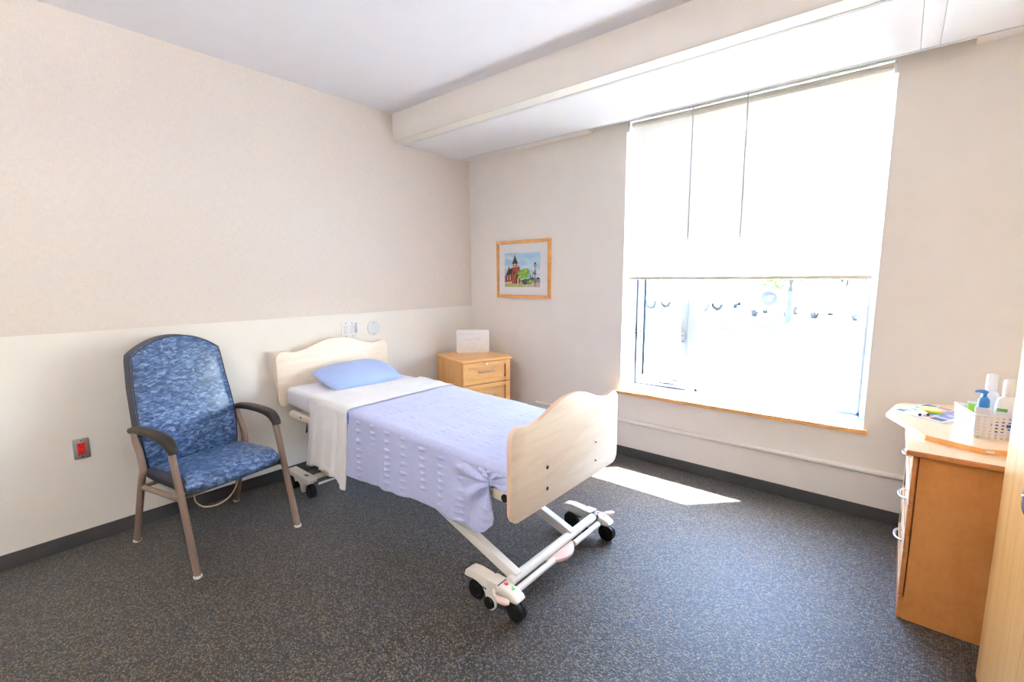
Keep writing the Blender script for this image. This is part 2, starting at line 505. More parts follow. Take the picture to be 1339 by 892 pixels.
def link(name, bm, mats, parent=None, sharp=35, solid=None, subsurf=0):
    bmesh.ops.remove_doubles(bm, verts=bm.verts, dist=1e-6)
    th = radians(sharp)
    for f in bm.faces:
        f.smooth = True
    for e in bm.edges:
        if len(e.link_faces) == 2:
            try:
                if e.calc_face_angle() > th:
                    e.smooth = False
            except ValueError:
                pass
    me = bpy.data.meshes.new(name)
    bm.to_mesh(me)
    bm.free()
    if not isinstance(mats, (list, tuple)):
        mats = [mats]
    for m in mats:
        me.materials.append(m if not isinstance(m, str) else M[m])
    o = bpy.data.objects.new(name, me)
    COL.objects.link(o)
    if parent is not None:
        o.parent = parent
    if solid:
        md = o.modifiers.new('thickness', 'SOLIDIFY')
        md.thickness = solid
        md.offset = 0
    if subsurf:
        md = o.modifiers.new('smooth', 'SUBSURF')
        md.levels = subsurf
        md.render_levels = subsurf
    return o

def tag(o, label=None, cat=None, group=None, kind=None):
    if label: o['label'] = label
    if cat: o['category'] = cat
    if group: o['group'] = group
    if kind: o['kind'] = kind
    return o

def thing(name, label, cat, loc=(0, 0, 0), rz=0.0, group=None, kind=None):
    o = bpy.data.objects.new(name, None)
    COL.objects.link(o)
    o.location = loc
    o.rotation_euler = (0, 0, rz)
    o.empty_display_size = 0.1
    tag(o, label, cat, group, kind)
    return o

def struct(name, bm, mats, parent=None, label=None, cat=None, sharp=35):
    o = link(name, bm, mats, parent, sharp)
    if parent is None:
        tag(o, label, cat, None, 'structure')
    return o

def copy_tree(o, parent=None):
    c = o.copy()
    COL.objects.link(c)
    if parent is not None:
        c.parent = parent
    for ch in list(o.children):
        copy_tree(ch, c)
    return c

B = bmesh.new

# ------------------------------------------------------------------ room constants (metres)
CEIL, SOF = 3.003, 2.769
YS = -0.96            # soffit face
WL, WR = 1.793, 3.492 # window opening
SILL = 0.584
YFR = 0.205           # window frame inner face
YOUT = 0.40           # outer wall face
XR = 4.56             # right wall
YB = -5.0             # wall behind the camera
HEAD = 2.80

# floor
bm = B(); box(bm, -0.12, XR + 0.12, YB - 0.12, YOUT, -0.10, 0.0)
struct('floor', bm, 'carpet', label='dark flecked loop pile carpet floor', cat='floor')
# left wall
bm = B(); box(bm, -0.12, 0.0, YB - 0.12, YOUT, 0.0, CEIL)
struct('wall_left', bm, 'left_wall', label='left wall, cream below and woven beige above', cat='wall')
# window wall with an opening
bm = B()
box(bm, 0, WL, 0, YOUT, 0, CEIL)
box(bm, WR, XR + 0.12, 0, YOUT, 0, CEIL)
box(bm, WL, WR, 0, YOUT, 0, SILL - 0.03)
box(bm, WL, WR, 0, YOUT, HEAD, CEIL)
struct('wall_window', bm, 'wallpaint', label='beige wall with the large window', cat='wall')
bm = B(); box(bm, XR, XR + 0.12, YB - 0.12, 0, 0, CEIL)
struct('wall_right', bm, 'wallpaint', label='beige wall at the right behind the wardrobe', cat='wall')
bm = B(); box(bm, 0, XR, YB - 0.12, YB, 0, CEIL)
struct('wall_rear', bm, 'wallpaint_plain', label='plain wall behind the viewer', cat='wall')
bm = B(); box(bm, -0.12, XR + 0.12, YB - 0.12, YOUT, CEIL, CEIL + 0.12)
struct('ceiling', bm, 'ceiling', label='flat white ceiling', cat='ceiling')

# soffit along the window wall: box with cream lip; pocket for the blind at the back
PX0, PX1 = 1.49, 3.80        # blind pocket
bm = B()
box(bm, 0.0, XR, YS, -0.14, SOF + 0.001, CEIL)
box(bm, 0.0, PX0, -0.14, 0.0, SOF, CEIL)
box(bm, PX1, XR, -0.14, 0.0, SOF, CEIL)
struct('trim_1', bm, 'wallpaint', label='beige soffit boxed along the window wall', cat='soffit')
# cream lip under the front of the soffit
bm = B(); box(bm, 0.0, XR, YS, YS + 0.112, SOF - 0.004, SOF + 0.003)
struct('trim_2', bm, plain('cream_lip_paint', (0.80, 0.775, 0.70, 1), 0.6, var=0.01), label='cream strip along the front underside of the soffit', cat='trim')
# white radiant panels in the soffit underside
bm = B()
for a, b in ((0.02, 3.575), (3.655, XR - 0.02)):
    box(bm, a, b, YS + 0.125, -0.16, SOF - 0.012, SOF + 0.004, 0.004, 2)
box(bm, 3.5765, 3.6535, YS + 0.125, -0.16, SOF - 0.0105, SOF + 0.004, 0.002, 2)
struct('trim_3', bm, 'panel', label='long white flat panel set in the soffit underside', cat='ceiling panel')
bm = B()
box(bm, 0.004, XR, YS + 0.112, YS + 0.120, SOF - 0.010, SOF + 0.004)
box(bm, 0.004, XR, -0.150, -0.138, SOF - 0.012, SOF + 0.012)
box(bm, 0.002, 0.012, YS + 0.112, -0.138, SOF - 0.010, SOF + 0.004)
struct('trim_4', bm, 'white_metal', label='thin white metal edging around the soffit panel', cat='trim')
bm = B()
box(bm, 0.0125, XR, -0.1605, -0.1505, SOF - 0.006, SOF + 0.003)
box(bm, 0.0125, 0.0195, YS + 0.125, -0.16, SOF - 0.006, SOF + 0.003)
struct('trim_5', bm, 'groove', label='narrow grey shadow gap round the soffit panel', cat='trim')
bm = B()
box(bm, PX0, PX1, -0.1375, -0.130, SOF, SOF + 0.02)
struct('trim_6', bm, 'gold', label='tan lining at the edge of the blind pocket', cat='trim')

# skirtings
def skirt(name, x0, x1, y0, y1, label):
    bm = B(); box(bm, x0, x1, y0, y1, 0, 0.0865, 0.002, 1)
    struct(name, bm, 'rubber_base', label=label, cat='baseboard')
skirt('baseboard_left', 0, 0.008, YB, -0.008, 'charcoal vinyl baseboard along the left wall')
skirt('baseboard_window', 0, XR, -0.008, 0, 'charcoal vinyl baseboard under the window')
skirt('baseboard_right', XR - 0.008, XR, YB, -0.01, 'charcoal vinyl baseboard along the right wall')

# painted conduit rail low on the window wall
bm = B(); tube(bm, [(0.9, -0.018, 0.322), (4.3, -0.018, 0.322)], 0.0175, 20)
struct('trim_7', bm, plain('painted_pipe', (0.85, 0.82, 0.78, 1), 0.5, var=0.01), label='cream painted pipe running along the wall under the window', cat='pipe')

# ------------------------------------------------------------------ window
win = thing('window_1', 'large window, narrow casement at left and wide fixed pane', 'window', (2.64, YFR, SILL), kind='structure')
def wpart(name, bm, mat, par=None):
    o = link(name, bm, mat)
    if par is None:
        o.parent = win
        o.matrix_parent_inverse = Matrix.Translation(-win.location)
    else:
        o.parent = par
    return o
# white lined reveal + outer frame + mullion
bm = B()
box(bm, WL - 0.001, WL + 0.004, 0.0, YFR, SILL, HEAD)
box(bm, WR - 0.004, WR + 0.001, 0.0, YFR, SILL, HEAD)
box(bm, WL, WR, 0.0, YFR, HEAD - 0.004, HEAD + 0.001)
wpart('reveal_lining', bm, 'white_trim')
F0, F1 = YFR, YFR + 0.11
bm = B()
box(bm, WL, 1.826, F0, F1, SILL, HEAD, 0.003)
box(bm, 3.452, WR, F0, F1, SILL, HEAD, 0.003)
box(bm, 1.826, 3.452, F0, F1, 2.742, HEAD, 0.003)
box(bm, 1.826, 3.452, F0, F1, SILL, 0.612, 0.003)
wpart('window_frame', bm, 'win_frame')
bm = B()
box(bm, 2.286, 2.352, F0 - 0.012, F1, 0.600, 2.745, 0.004)
wpart('mullion', bm, 'win_frame')
bm = B()
box(bm, 1.826, 2.286, F0, F1, 2.135, 2.255, 0.004)
wpart('transom', bm, 'win_frame')
bm = B()   # second slim mullion in the upper fixed pane seen through the fabric
box(bm, 2.700, 2.735, F0 + 0.02, F1, 1.62, 2.745, 0.003)
# fixed glazing beads
bm2 = B()
for (x0, x1, z0, z1) in ((2.352, 2.372, 0.612, 2.742), (3.436, 3.452, 0.612, 2.742), (2.352, 3.452, 0.612, 0.634), (2.352, 3.452, 2.720, 2.742)):
    box(bm2, x0, x1, F0 + 0.025, F1 - 0.02, z0, z1, 0.002)
wpart('fixed_pane_bead', bm2, 'win_frame'); bm.free()
bm = B(); box(bm, 2.355, 3.450, F0 + 0.060, F0 + 0.066, 0.615, 2.740); wpart('pane', bm, 'glass')
bm = B(); box(bm, 1.826, 2.286, F0 + 0.060, F0 + 0.066, 2.25, 2.745); wpart('pane', bm, 'glass')
# casement sash
sash_bm = B()
cx0, cx1, cz0, cz1 = 1.838, 2.280, 0.622, 2.128
for (x0, x1, z0, z1) in ((cx0, 1.892, cz0, cz1), (2.222, cx1, cz0, cz1), (1.892, 2.222, cz0, 0.698), (1.892, 2.222, 2.062, cz1)):
    box(sash_bm, x0, x1, F0 + 0.006, F0 + 0.062, z0, z1, 0.004)
sash = wpart('casement_sash', sash_bm, 'win_frame')
bm = B(); box(bm, 1.888, 2.226, F0 + 0.036, F0 + 0.042, 0.69, 2.07); wpart('pane', bm, 'glass', sash)
bm = B()   # dark weather-strip gap round the sash
box(bm, 1.8262, 1.8382, F0 + 0.012, F0 + 0.05, 0.613, 2.135)
box(bm, 1.826, 2.286, F0 + 0.012, F0 + 0.05, 0.6122, 0.6222)
wpart('weather_strip', bm, plain('blue_black_gasket', (0.05, 0.07, 0.12, 1), 0.6), sash)
for hx in (1.862, 2.250):
    h = B()
    box(h, hx - 0.012, hx + 0.012, F0 - 0.004, F0 + 0.008, 1.02, 1.10, 0.003)
    tube(h, [(hx, F0 - 0.010, 1.075), (hx - 0.03, F0 - 0.022, 1.080), (hx - 0.062, F0 - 0.026, 1.062)], [0.006, 0.007, 0.006], 8, smooth=4)
    wpart('lock_handle', h, 'chrome', sash)
h = B()
box(h, 2.02, 2.24, F0 - 0.004, F0 + 0.008, 0.630, 0.650, 0.003)
disc_cyl(h, (2.22, F0 - 0.010, 0.655), (0, 1, 0.4), 0.016, 0.03, 16, 0.003)
tube(h, [(2.22, F0 - 0.020, 0.662), (2.14, F0 - 0.03, 0.672), (2.06, F0 - 0.032, 0.668)], [0.006, 0.006, 0.005], 8, smooth=4)
disc_cyl(h, (2.05, F0 - 0.032, 0.664), (0, 1, 0), 0.011, 0.022, 12, 0.003)
wpart('crank_handle', h, 'chrome', sash)
# sill: white stool with maple nosing
bm = B(); box(bm, WL + 0.001, WR - 0.001, -0.018, F0, SILL - 0.026, SILL, 0.001, 1)
wpart('window_stool', bm, 'white_trim')
bm = B(); box(bm, WL - 0.030, WR + 0.018, -0.034, -0.0005, SILL - 0.028, SILL + 0.001, 0.004)
wpart('sill_nosing', bm, 'maple_h')

# ------------------------------------------------------------------ roller blind
BX0, BX1, BYB, BBOT = 1.842, 3.462, 0.025, 1.545
blind = thing('roller_blind', 'translucent cream roller blind half lowered over the window', 'blind', (2.65, BYB, BBOT))
def bpart(name, bm, mat, root, solid=None, sharp=35):
    o = link(name, bm, mat, sharp=sharp, solid=solid)
    o.parent = root
    o.matrix_parent_inverse = Matrix.Translation(-Vector(root.location))
    return o
bm = B()
gridsurf(bm, lambda u, v: Vector((BX0 + (BX1 - BX0) * u, BYB + 0.003 * sin(v * 3.0) * sin(u * 5), BBOT + 0.01 + (2.752 - BBOT) * v)), 24, 24)
bpart('fabric', bm, 'blind', blind)
bm = B(); box(bm, BX0 - 0.004, BX1 + 0.004, BYB - 0.008, BYB + 0.008, BBOT - 0.012, BBOT + 0.012, 0.006, 3)
bpart('hem_bar', bm, plain('cream_hem_bar', (0.74, 0.73, 0.68, 1), 0.5), blind)
bm = B(); tube(bm, [(BX0 - 0.01, BYB + 0.012, 2.765), (BX1 + 0.01, BYB + 0.012, 2.765)], 0.026, 20)
bpart('roller_tube', bm, plain('cream_roller', (0.80, 0.79, 0.74, 1), 0.6), blind)
for bx in (WL + 0.012, WR - 0.018):
    bm = B(); box(bm, bx - 0.008, bx + 0.016, 0.001, 0.072, 2.715, 2.797, 0.004)
    br = bpart('bracket', bm, 'white_plastic', blind)
    bm = B(); disc_cyl(bm, (bx + 0.002, 0.000, 2.775), (0, 1, 0), 0.004, 0.004, 10)
    o = link('screw', bm, 'steel'); o.parent = br
# two slim wands hanging in front of the blind
first = None
for wx, lab in ((2.341, 'slim grey wand hanging before the blind, nearer the casement'), (2.705, 'slim grey wand hanging before the blind, over the wide pane')):
    if first is None:
        t = thing('hanging_wand', lab, 'wand', (wx, -0.06, 1.825), group='wands hanging in front of the blind')
        bm = B(); tube(bm, [(0, 0, 0.01), (0, 0, 0.958)], 0.0052, 10)
        link('rod', bm, plain('grey_wand', (0.56, 0.54, 0.53, 1), 0.5), t)
        bm = B(); lathe(bm, [(0, 0), (0.006, 0.002), (0.0075, 0.012), (0.006, 0.022), (0, 0.024)], 10)
        link('end_cap', bm, 'grey_plastic', t)
        bm = B(); lathe(bm, [(0, 0.955), (0.007, 0.957), (0.008, 0.972), (0.004, 0.982), (0, 0.983)], 10)
        link('hook', bm, 'grey_plastic', t)
        first = t
    else:
        t = copy_tree(first); t.location.x = wx; t['label'] = lab

# ------------------------------------------------------------------ framed picture
pic = thing('framed_picture', 'square watercolour of a brick church in a light wood frame', 'picture', (0.726, 0, 1.638))
x0, x1, z0, z1 = 0.391, 1.061, 1.356, 1.920
fw = 0.030
bm = B()
cx_, cz_ = (x0 + x1) / 2, (z0 + z1) / 2
def fr_bar(bm, p):  # mitred bars
    b = bmesh.new()
    ys = (-0.003, -0.026)
    lo = [b.verts.new((a, ys[0], c)) for a, c in p]; hi = [b.verts.new((a, ys[1], c)) for a, c in p]
    b.faces.new(lo); b.faces.new(hi)
    for i in range(4):
        b.faces.new((lo[i], lo[(i + 1) % 4], hi[(i + 1) % 4], hi[i]))
    bmesh.ops.recalc_face_normals(b, faces=b.faces)
    bmesh.ops.bevel(b, geom=[e for e in b.edges if abs(e.verts[0].co.y - ys[1]) < 1e-6 and abs(e.verts[1].co.y - ys[1]) < 1e-6], offset=0.003, segments=2, affect='EDGES')
    merge(bm, b)
fr_bar(bm, [(x0, z0), (x1, z0), (x1 - fw, z0 + fw), (x0 + fw, z0 + fw)])
fr_bar(bm, [(x0, z1), (x1, z1), (x1 - fw, z1 - fw), (x0 + fw, z1 - fw)])
fr_bar(bm, [(x0, z0), (x0, z1), (x0 + fw, z1 - fw), (x0 + fw, z0 + fw)])
fr_bar(bm, [(x1, z0), (x1, z1), (x1 - fw, z1 - fw), (x1 - fw, z0 + fw)])
bpart('frame', bm, 'pic_frame', pic)
bm = B(); box(bm, x0 + fw * 0.6, x1 - fw * 0.6, -0.014, -0.002, z0 + fw * 0.6, z1 - fw * 0.6)
bpart('mat_board', bm, 'mat_board', pic)
# the print: flat painted patches on one sheet
px0, px1, pz0, pz1 = 0.497, 0.940, 1.4645, 1.800
pm = []
def pcol(name, c, var=0.15, vs=25):
    pm.append(plain('watercolour_' + name, srgb(*c), 0.85, var=var, vs=vs)); return len(pm) - 1
def sky_mat():
    k = NT('watercolour_sky'); p = k.n('ShaderNodeBsdfPrincipled'); p.inputs['Roughness'].default_value = 0.85
    v = k.coords((4, 4, 14)); nz = k.n('ShaderNodeTexNoise'); nz.inputs['Scale'].default_value = 1.0; nz.inputs['Detail'].default_value = 5
    k.l(v, nz.inputs['Vector'])
    k.l(k.ramp(nz.outputs['Fac'], [(0.35, srgb(150, 192, 222)), (0.52, srgb(176, 208, 230)), (0.66, srgb(224, 232, 238))]), p.inputs['Base Color'])
    k.l(p.outputs[0], k.out.inputs[0]); pm.append(k.m); return len(pm) - 1
def brick_mat():
    k = NT('watercolour_brick'); p = k.n('ShaderNodeBsdfPrincipled'); p.inputs['Roughness'].default_value = 0.85
    v = k.coords((60, 60, 110)); nz = k.n('ShaderNodeTexNoise'); nz.inputs['Scale'].default_value = 1.0; nz.inputs['Detail'].default_value = 2
    k.l(v, nz.inputs['Vector'])
    k.l(k.ramp(nz.outputs['Fac'], [(0.35, srgb(120, 52, 42)), (0.55, srgb(176, 92, 72)), (0.72, srgb(214, 150, 122))]), p.inputs['Base Color'])
    k.l(p.outputs[0], k.out.inputs[0]); pm.append(k.m); return len(pm) - 1
def leaf_paint():
    k = NT('watercolour_leaves'); p = k.n('ShaderNodeBsdfPrincipled'); p.inputs['Roughness'].default_value = 0.85
    v = k.coords(); nz = k.n('ShaderNodeTexNoise'); nz.inputs['Scale'].default_value = 70; nz.inputs['Detail'].default_value = 3
    k.l(v, nz.inputs['Vector'])
    k.l(k.ramp(nz.outputs['Fac'], [(0.35, srgb(96, 140, 50)), (0.55, srgb(150, 192, 84)), (0.72, srgb(196, 216, 140))]), p.inputs['Base Color'])
    k.l(p.outputs[0], k.out.inputs[0]); pm.append(k.m); return len(pm) - 1
SKY_, BRK, LEAF = sky_mat(), brick_mat(), leaf_paint()
ROOF = pcol('roof', (70, 60, 62)); SPIRE = pcol('spire', (92, 80, 80)); CREAM = pcol('stone', (226, 212, 186)); DARK = pcol('dark', (52, 46, 48))
GRASS = pcol('lawn', (180, 188, 120)); ROADC = pcol('street', (196, 186, 176)); LAMP = pcol('lamp', (104, 112, 124)); BASK = pcol('basket', (140, 92, 84))
SHR = pcol('shrub', (74, 104, 58)); HOUSE = pcol('house', (140, 140, 150)); YEL = pcol('car', (226, 190, 70)); TRUNK = pcol('trunk', (86, 78, 66)); FIR = pcol('fir', (112, 150, 150))
bm = B()
lay = [0]
def patch(pts, mi):
    lay[0] += 1
    y = -0.0145 - 0.00012 * lay[0]
    f = bm.faces.new([bm.verts.new((px0 + (px1 - px0) * a, y, pz1 - (pz1 - pz0) * b)) for a, b in pts])
    f.material_index = mi
    if f.normal.y > 0:
        f.normal_flip()
def blob(cx, cyy, rx, ry, mi, n=22, j=0.18, seed=0):
    rr = random.Random(seed)
    patch([(cx + rx * cos(2 * pi * i / n) * (1 + j * (rr.random() - .5) * 2), cyy + ry * sin(2 * pi * i / n) * (1 + j * (rr.random() - .5) * 2)) for i in range(n)], mi)
patch([(0, 0), (1, 0), (1, 1), (0, 1)], SKY_)
patch([(0, .885), (.48, .885), (.62, 1), (0, 1)], GRASS)
patch([(.46, .89), (1, .83), (1, 1), (.55, 1)], ROADC)
patch([(.70, .76), (.73, .58), (.76, .76)], FIR)
patch([(.76, .78), (.79, .62), (.82, .78)], FIR)
patch([(.66, .80), (.70, .73), (.80, .70), (.87, .76), (.93, .71), (1, .76), (1, .86), (.66, .90)], HOUSE)
patch([(.68, .79), (.80, .725), (.86, .77)], ROOF)
patch([(.90, .77), (.95, .715), (1, .77)], DARK)
patch([(.70, .83), (.73, .82), (.73, .88), (.70, .88)], CREAM)
patch([(.735, .875), (.76, .845), (.81, .845), (.84, .875), (.83, .90), (.74, .90)], YEL)
patch([(.0, .66), (.22, .595), (.22, .90), (0, .90)], BRK)
patch([(.025, .655), (.105, .475), (.225, .435), (.225, .615)], ROOF)
patch([(.10, .48), (.10, .41), (.145, .40), (.145, .47)], BRK)
for i in range(5):
    a = .035 + i * .038
    patch([(a, .70 - i * .012), (a + .018, .68 - i * .012), (a + .018, .80 - i * .006), (a, .81 - i * .006)], CREAM if i % 2 else DARK)
patch([(0, .86), (.22, .84), (.22, .885), (0, .90)], CREAM)
patch([(.385, .43), (.405, .38), (.43, .38), (.45, .50), (.465, .90), (.385, .90)], BRK)
patch([(.225, .40), (.385, .40), (.39, .90), (.22, .90)], BRK)
patch([(.225, .42), (.225, .315), (.385, .305), (.385, .40)], CREAM)
for a in (.245, .30, .345):
    patch([(a, .395), (a, .345), (a + .012, .33), (a + .026, .345), (a + .026, .39)], DARK)
patch([(.215, .325), (.395, .315), (.345, .20), (.297, .06), (.262, .19)], SPIRE)
patch([(.31, .315), (.395, .315), (.345, .20), (.299, .07)], ROOF)
patch([(.294, .075), (.300, .075), (.299, .02), (.295, .02)], DARK)
patch([(.33, .90), (.33, .72), (.36, .69), (.39, .72), (.39, .90)], DARK)
patch([(.255, .53), (.285, .52), (.285, .64), (.255, .64)], DARK)
patch([(.37, .92), (.37, .76), (.40, .74), (.40, .92)], CREAM)
blob(.40, .68, .06, .06, ROOF, seed=3)
blob(.62, .83, .14, .065, SHR, seed=4)
blob(.73, .85, .08, .05, LEAF, seed=9)
patch([(.585, .78), (.60, .78), (.605, .95), (.58, .95)], TRUNK)
blob(.545, .615, .155, .145, LEAF, 30, .16, 5)
blob(.62, .55, .09, .08, LEAF, 24, .25, 6)
blob(.47, .69, .09, .07, LEAF, 24, .25, 7)
blob(.62, .90, .16, .012, DARK, 16, .1, 8)
patch([(.862, .37), (.878, .37), (.882, .985), (.855, .985)], LAMP)
patch([(.83, .335), (.912, .335), (.895, .41), (.848, .41)], LAMP)
patch([(.838, .335), (.87, .285), (.905, .335)], DARK)
patch([(.866, .29), (.874, .29), (.872, .26), (.868, .26)], DARK)
patch([(.855, .345), (.888, .345), (.882, .40), (.860, .40)], CREAM)
blob(.857, .605, .052, .042, BASK, 18, .12, 11)
patch([(.835, .565), (.84, .52), (.90, .52), (.905, .565), (.87, .535)], LAMP)
bpart('watercolour_print', bm, pm, pic)

# ------------------------------------------------------------------ wall fittings on the left wall
sw = thing('switch_plate', 'white double switch plate on the wall above the headboard', 'switch', (0, -1.492, 1.125))
bm = B(); box(bm, 0.0, 0.006, -0.072, 0.072, -0.072, 0.066, 0.004, 2)
link('cover_plate', bm, 'white_plastic', sw)
for yy in (-0.030, 0.030):
    bm = B(); box(bm, 0.005, 0.010, yy - 0.018, yy + 0.018, -0.036, 0.034, 0.002, 2)
    link('rocker', bm, 'grey_plastic', sw)
    for zz in (-0.058, 0.052):
        bm = B(); disc_cyl(bm, (0.006, yy, zz), (1, 0, 0), 0.0042, 0.002, 10)
        link('screw', bm, 'blackmetal', sw)
bm = B()
box(bm, 0.006, 0.022, 0.058, 0.071, -0.030, 0.052, 0.004, 2)
link('side_guard', bm, plain('clear_grey_plastic', (0.62, 0.68, 0.70, 1), 0.2), sw)
rc = thing('round_cover_plate', 'round white blank cover plate beside the switch plate', 'wall plate', (0, -1.248, 1.1165))
bm = B(); lathe(bm, [(0.066, 0), (0.066, 0.003), (0.062, 0.006), (0.0, 0.0065)], 40, 0, Matrix.Rotation(pi / 2, 4, 'Y'))
link('disc', bm, 'grey_plastic', rc)
for zz in (-0.048, 0.046):
    bm = B(); disc_cyl(bm, (0.0066, 0.002, zz), (1, 0, 0), 0.0042, 0.002, 10)
    link('screw', bm, 'blackmetal', rc)
ou = thing('wall_outlet', 'red duplex power outlet in a stainless plate low on the left wall', 'outlet', (0, -3.242, 0.579))
bm = B(); box(bm, 0.0, 0.008, -0.036, 0.036, -0.060, 0.060, 0.0055, 2)
link('steel_plate', bm, 'steel', ou)
bm = B(); box(bm, 0.006, 0.0105, -0.0175, 0.0175, -0.034, 0.034, 0.001, 1)
rp = link('receptacle', bm, 'red_plastic', ou)
for zz in (0.017, -0.017):
    bm = B()
    box(bm, 0.0100, 0.0109, -0.009, -0.006, zz - 0.001, zz + 0.008)
    box(bm, 0.0100, 0.0109, 0.006, 0.009, zz - 0.001, zz + 0.008)
    disc_cyl(bm, (0.0104, 0, zz - 0.008), (1, 0, 0), 0.0036, 0.001, 10)
    link('socket_slot', bm, 'black', rp)
for zz in (0.048, -0.048):
    bm = B(); disc_cyl(bm, (0.008, 0, zz), (1, 0, 0), 0.0035, 0.002, 10)
    link('screw', bm, 'blackmetal', ou)

# ------------------------------------------------------------------ drawer furniture helpers
def bow_handle(bm, c, L, axis, out, r=0.0055, depth=0.026):
    """bow pull centred at c; axis: direction along its length; out: outward direction"""
    c = Vector(c); a = Vector(axis); o = Vector(out)
    pts = [c - a * L / 2, c - a * (L / 2 - 0.004) + o * depth * 0.45, c - a * L * 0.28 + o * depth * 0.9, c + o * depth, c + a * L * 0.28 + o * depth * 0.9, c + a * (L / 2 - 0.004) + o * depth * 0.45, c + a * L / 2]
    tube(bm, pts, [r * 1.2, r, r * 1.1, r * 1.3, r * 1.1, r, r * 1.2], 10, smooth=5, ry=[r, r * 0.8, r * 0.8, r * 0.8, r * 0.8, r * 0.8, r])
    for s in (-1, 1):
        disc_cyl(bm, c + a * s * L / 2 + o * 0.002, out, r * 1.7, 0.004, 12, 0.001)

# nightstand: local x = out of the drawers, local y = along the front
NA = atan2(0.795 - 0.642, -0.263 + 0.780)        # rotation of the front edge from +y
LF = Vector((0.642, -0.780, 0)); 
fdir = Vector((sin(NA), cos(NA), 0)); odir = Vector((cos(NA), -sin(NA), 0))
NW, ND = 0.539, 0.565
nc = LF + fdir * NW / 2 - odir * ND / 2
ns = thing('nightstand', 'light maple bedside cabinet standing in the corner beside the bed', 'nightstand', nc, -NA)
hx, hy = ND / 2, NW / 2
bm = B()
box(bm, -hx + 0.012, hx - 0.036, -hy + 0.014, -hy + 0.034, 0.0, 0.790, 0.001, 1)
box(bm, -hx + 0.012, hx - 0.036, hy - 0.034, hy - 0.014, 0.0, 0.790, 0.001, 1)
box(bm, -hx + 0.012, -hx + 0.026, -hy + 0.034, hy - 0.034, 0.0, 0.790)
box(bm, -hx + 0.026, hx - 0.060, -hy + 0.034, hy - 0.034, 0.06, 0.080)
box(bm, hx - 0.085, hx - 0.070, -hy + 0.034, hy - 0.034, 0.0, 0.062)
box(bm, -hx + 0.026, hx - 0.037, -hy + 0.034, hy - 0.034, 0.774, 0.790)
link('carcass', bm, 'maple', ns)
bm = B(); box(bm, -hx, hx, -hy, hy, 0.790, 0.815, 0.009, 3)
link('top', bm, 'maple_h', ns)
def framed_front(root, x, y0, y1, z0, z1, mat, th=0.02, rail=0.052, sgn=1):
    """drawer front with a recessed centre panel, facing sgn*x"""
    bm = B()
    xa, xb = (x - th, x) if sgn > 0 else (x, x + th)
    box(bm, xa, xb, y0, y0 + rail, z0, z1, 0.0015, 1)
    box(bm, xa, xb, y1 - rail, y1, z0, z1, 0.0015, 1)
    box(bm, xa, xb, y0 + rail, y1 - rail, z0, z0 + rail * 0.8, 0.0015, 1)
    box(bm, xa, xb, y0 + rail, y1 - rail, z1 - rail * 0.8, z1, 0.0015, 1)
    if sgn > 0: box(bm, xa, xb - 0.013, y0 + rail - 0.004, y1 - rail + 0.004, z0 + rail * 0.8 - 0.004, z1 - rail * 0.8 + 0.004)
    else: box(bm, xa + 0.008, xb, y0 + rail - 0.004, y1 - rail + 0.004, z0 + rail * 0.8 - 0.004, z1 - rail * 0.8 + 0.004)
    return link('drawer', bm, mat, root)
for i, (z0, z1) in enumerate(((0.584, 0.784), (0.330, 0.578), (0.072, 0.324))):
    d = framed_front(ns, hx - 0.014, -hy + 0.016, hy - 0.016, z0, z1, 'maple_h')
    bm = B(); bow_handle(bm, (hx - 0.022, 0, (z0 + z1) / 2 + 0.010), 0.170, (0, 1, 0), (1, 0, 0))
    link('handle', bm, 'chrome', d)
    if i == 0:
        bm = B(); disc_cyl(bm, (hx - 0.013, -0.005, 0.765), (1, 0, 0), 0.010, 0.006, 16, 0.002)
        link('lock', bm, 'chrome', d)

# whiteboard sign on the nightstand
wb_c = Vector((0.372, -0.367, 0.815))   # centre of its lower edge
wdir = Vector((0.243, 0.219, 0)).normalized()
wsg = thing('whiteboard_sign', 'small white dry-erase board with handwritten welcome on the nightstand', 'whiteboard', wb_c, atan2(wdir.y, wdir.x))
# local: x along width, -y faces the viewer, z up
bm = B()
W2, H2, R2 = 0.163, 0.232, 0.020
out = []
for (cx, cz, a0) in ((W2 - R2, H2 - R2, 0), (-W2 + R2, H2 - R2, 90), (-W2 + R2, R2, 180), (W2 - R2, R2, 270)):
    for k in range(7):
        a = radians(a0 + 15 * k)
        out.append((cx + R2 * cos(a), cz + R2 * sin(a)))
prism(bm, out, 'y', -0.004, 0.004, 0.002, 2)
link('board', bm, 'whiteboard', wsg)
bm = B()
box(bm, -0.06, 0.06, 0.004, 0.05, 0.0, 0.008, 0.002)
box(bm, -0.05, 0.05, 0.003, 0.010, 0.0, 0.06, 0.002)
link('stand', bm, 'grey_plastic', wsg)
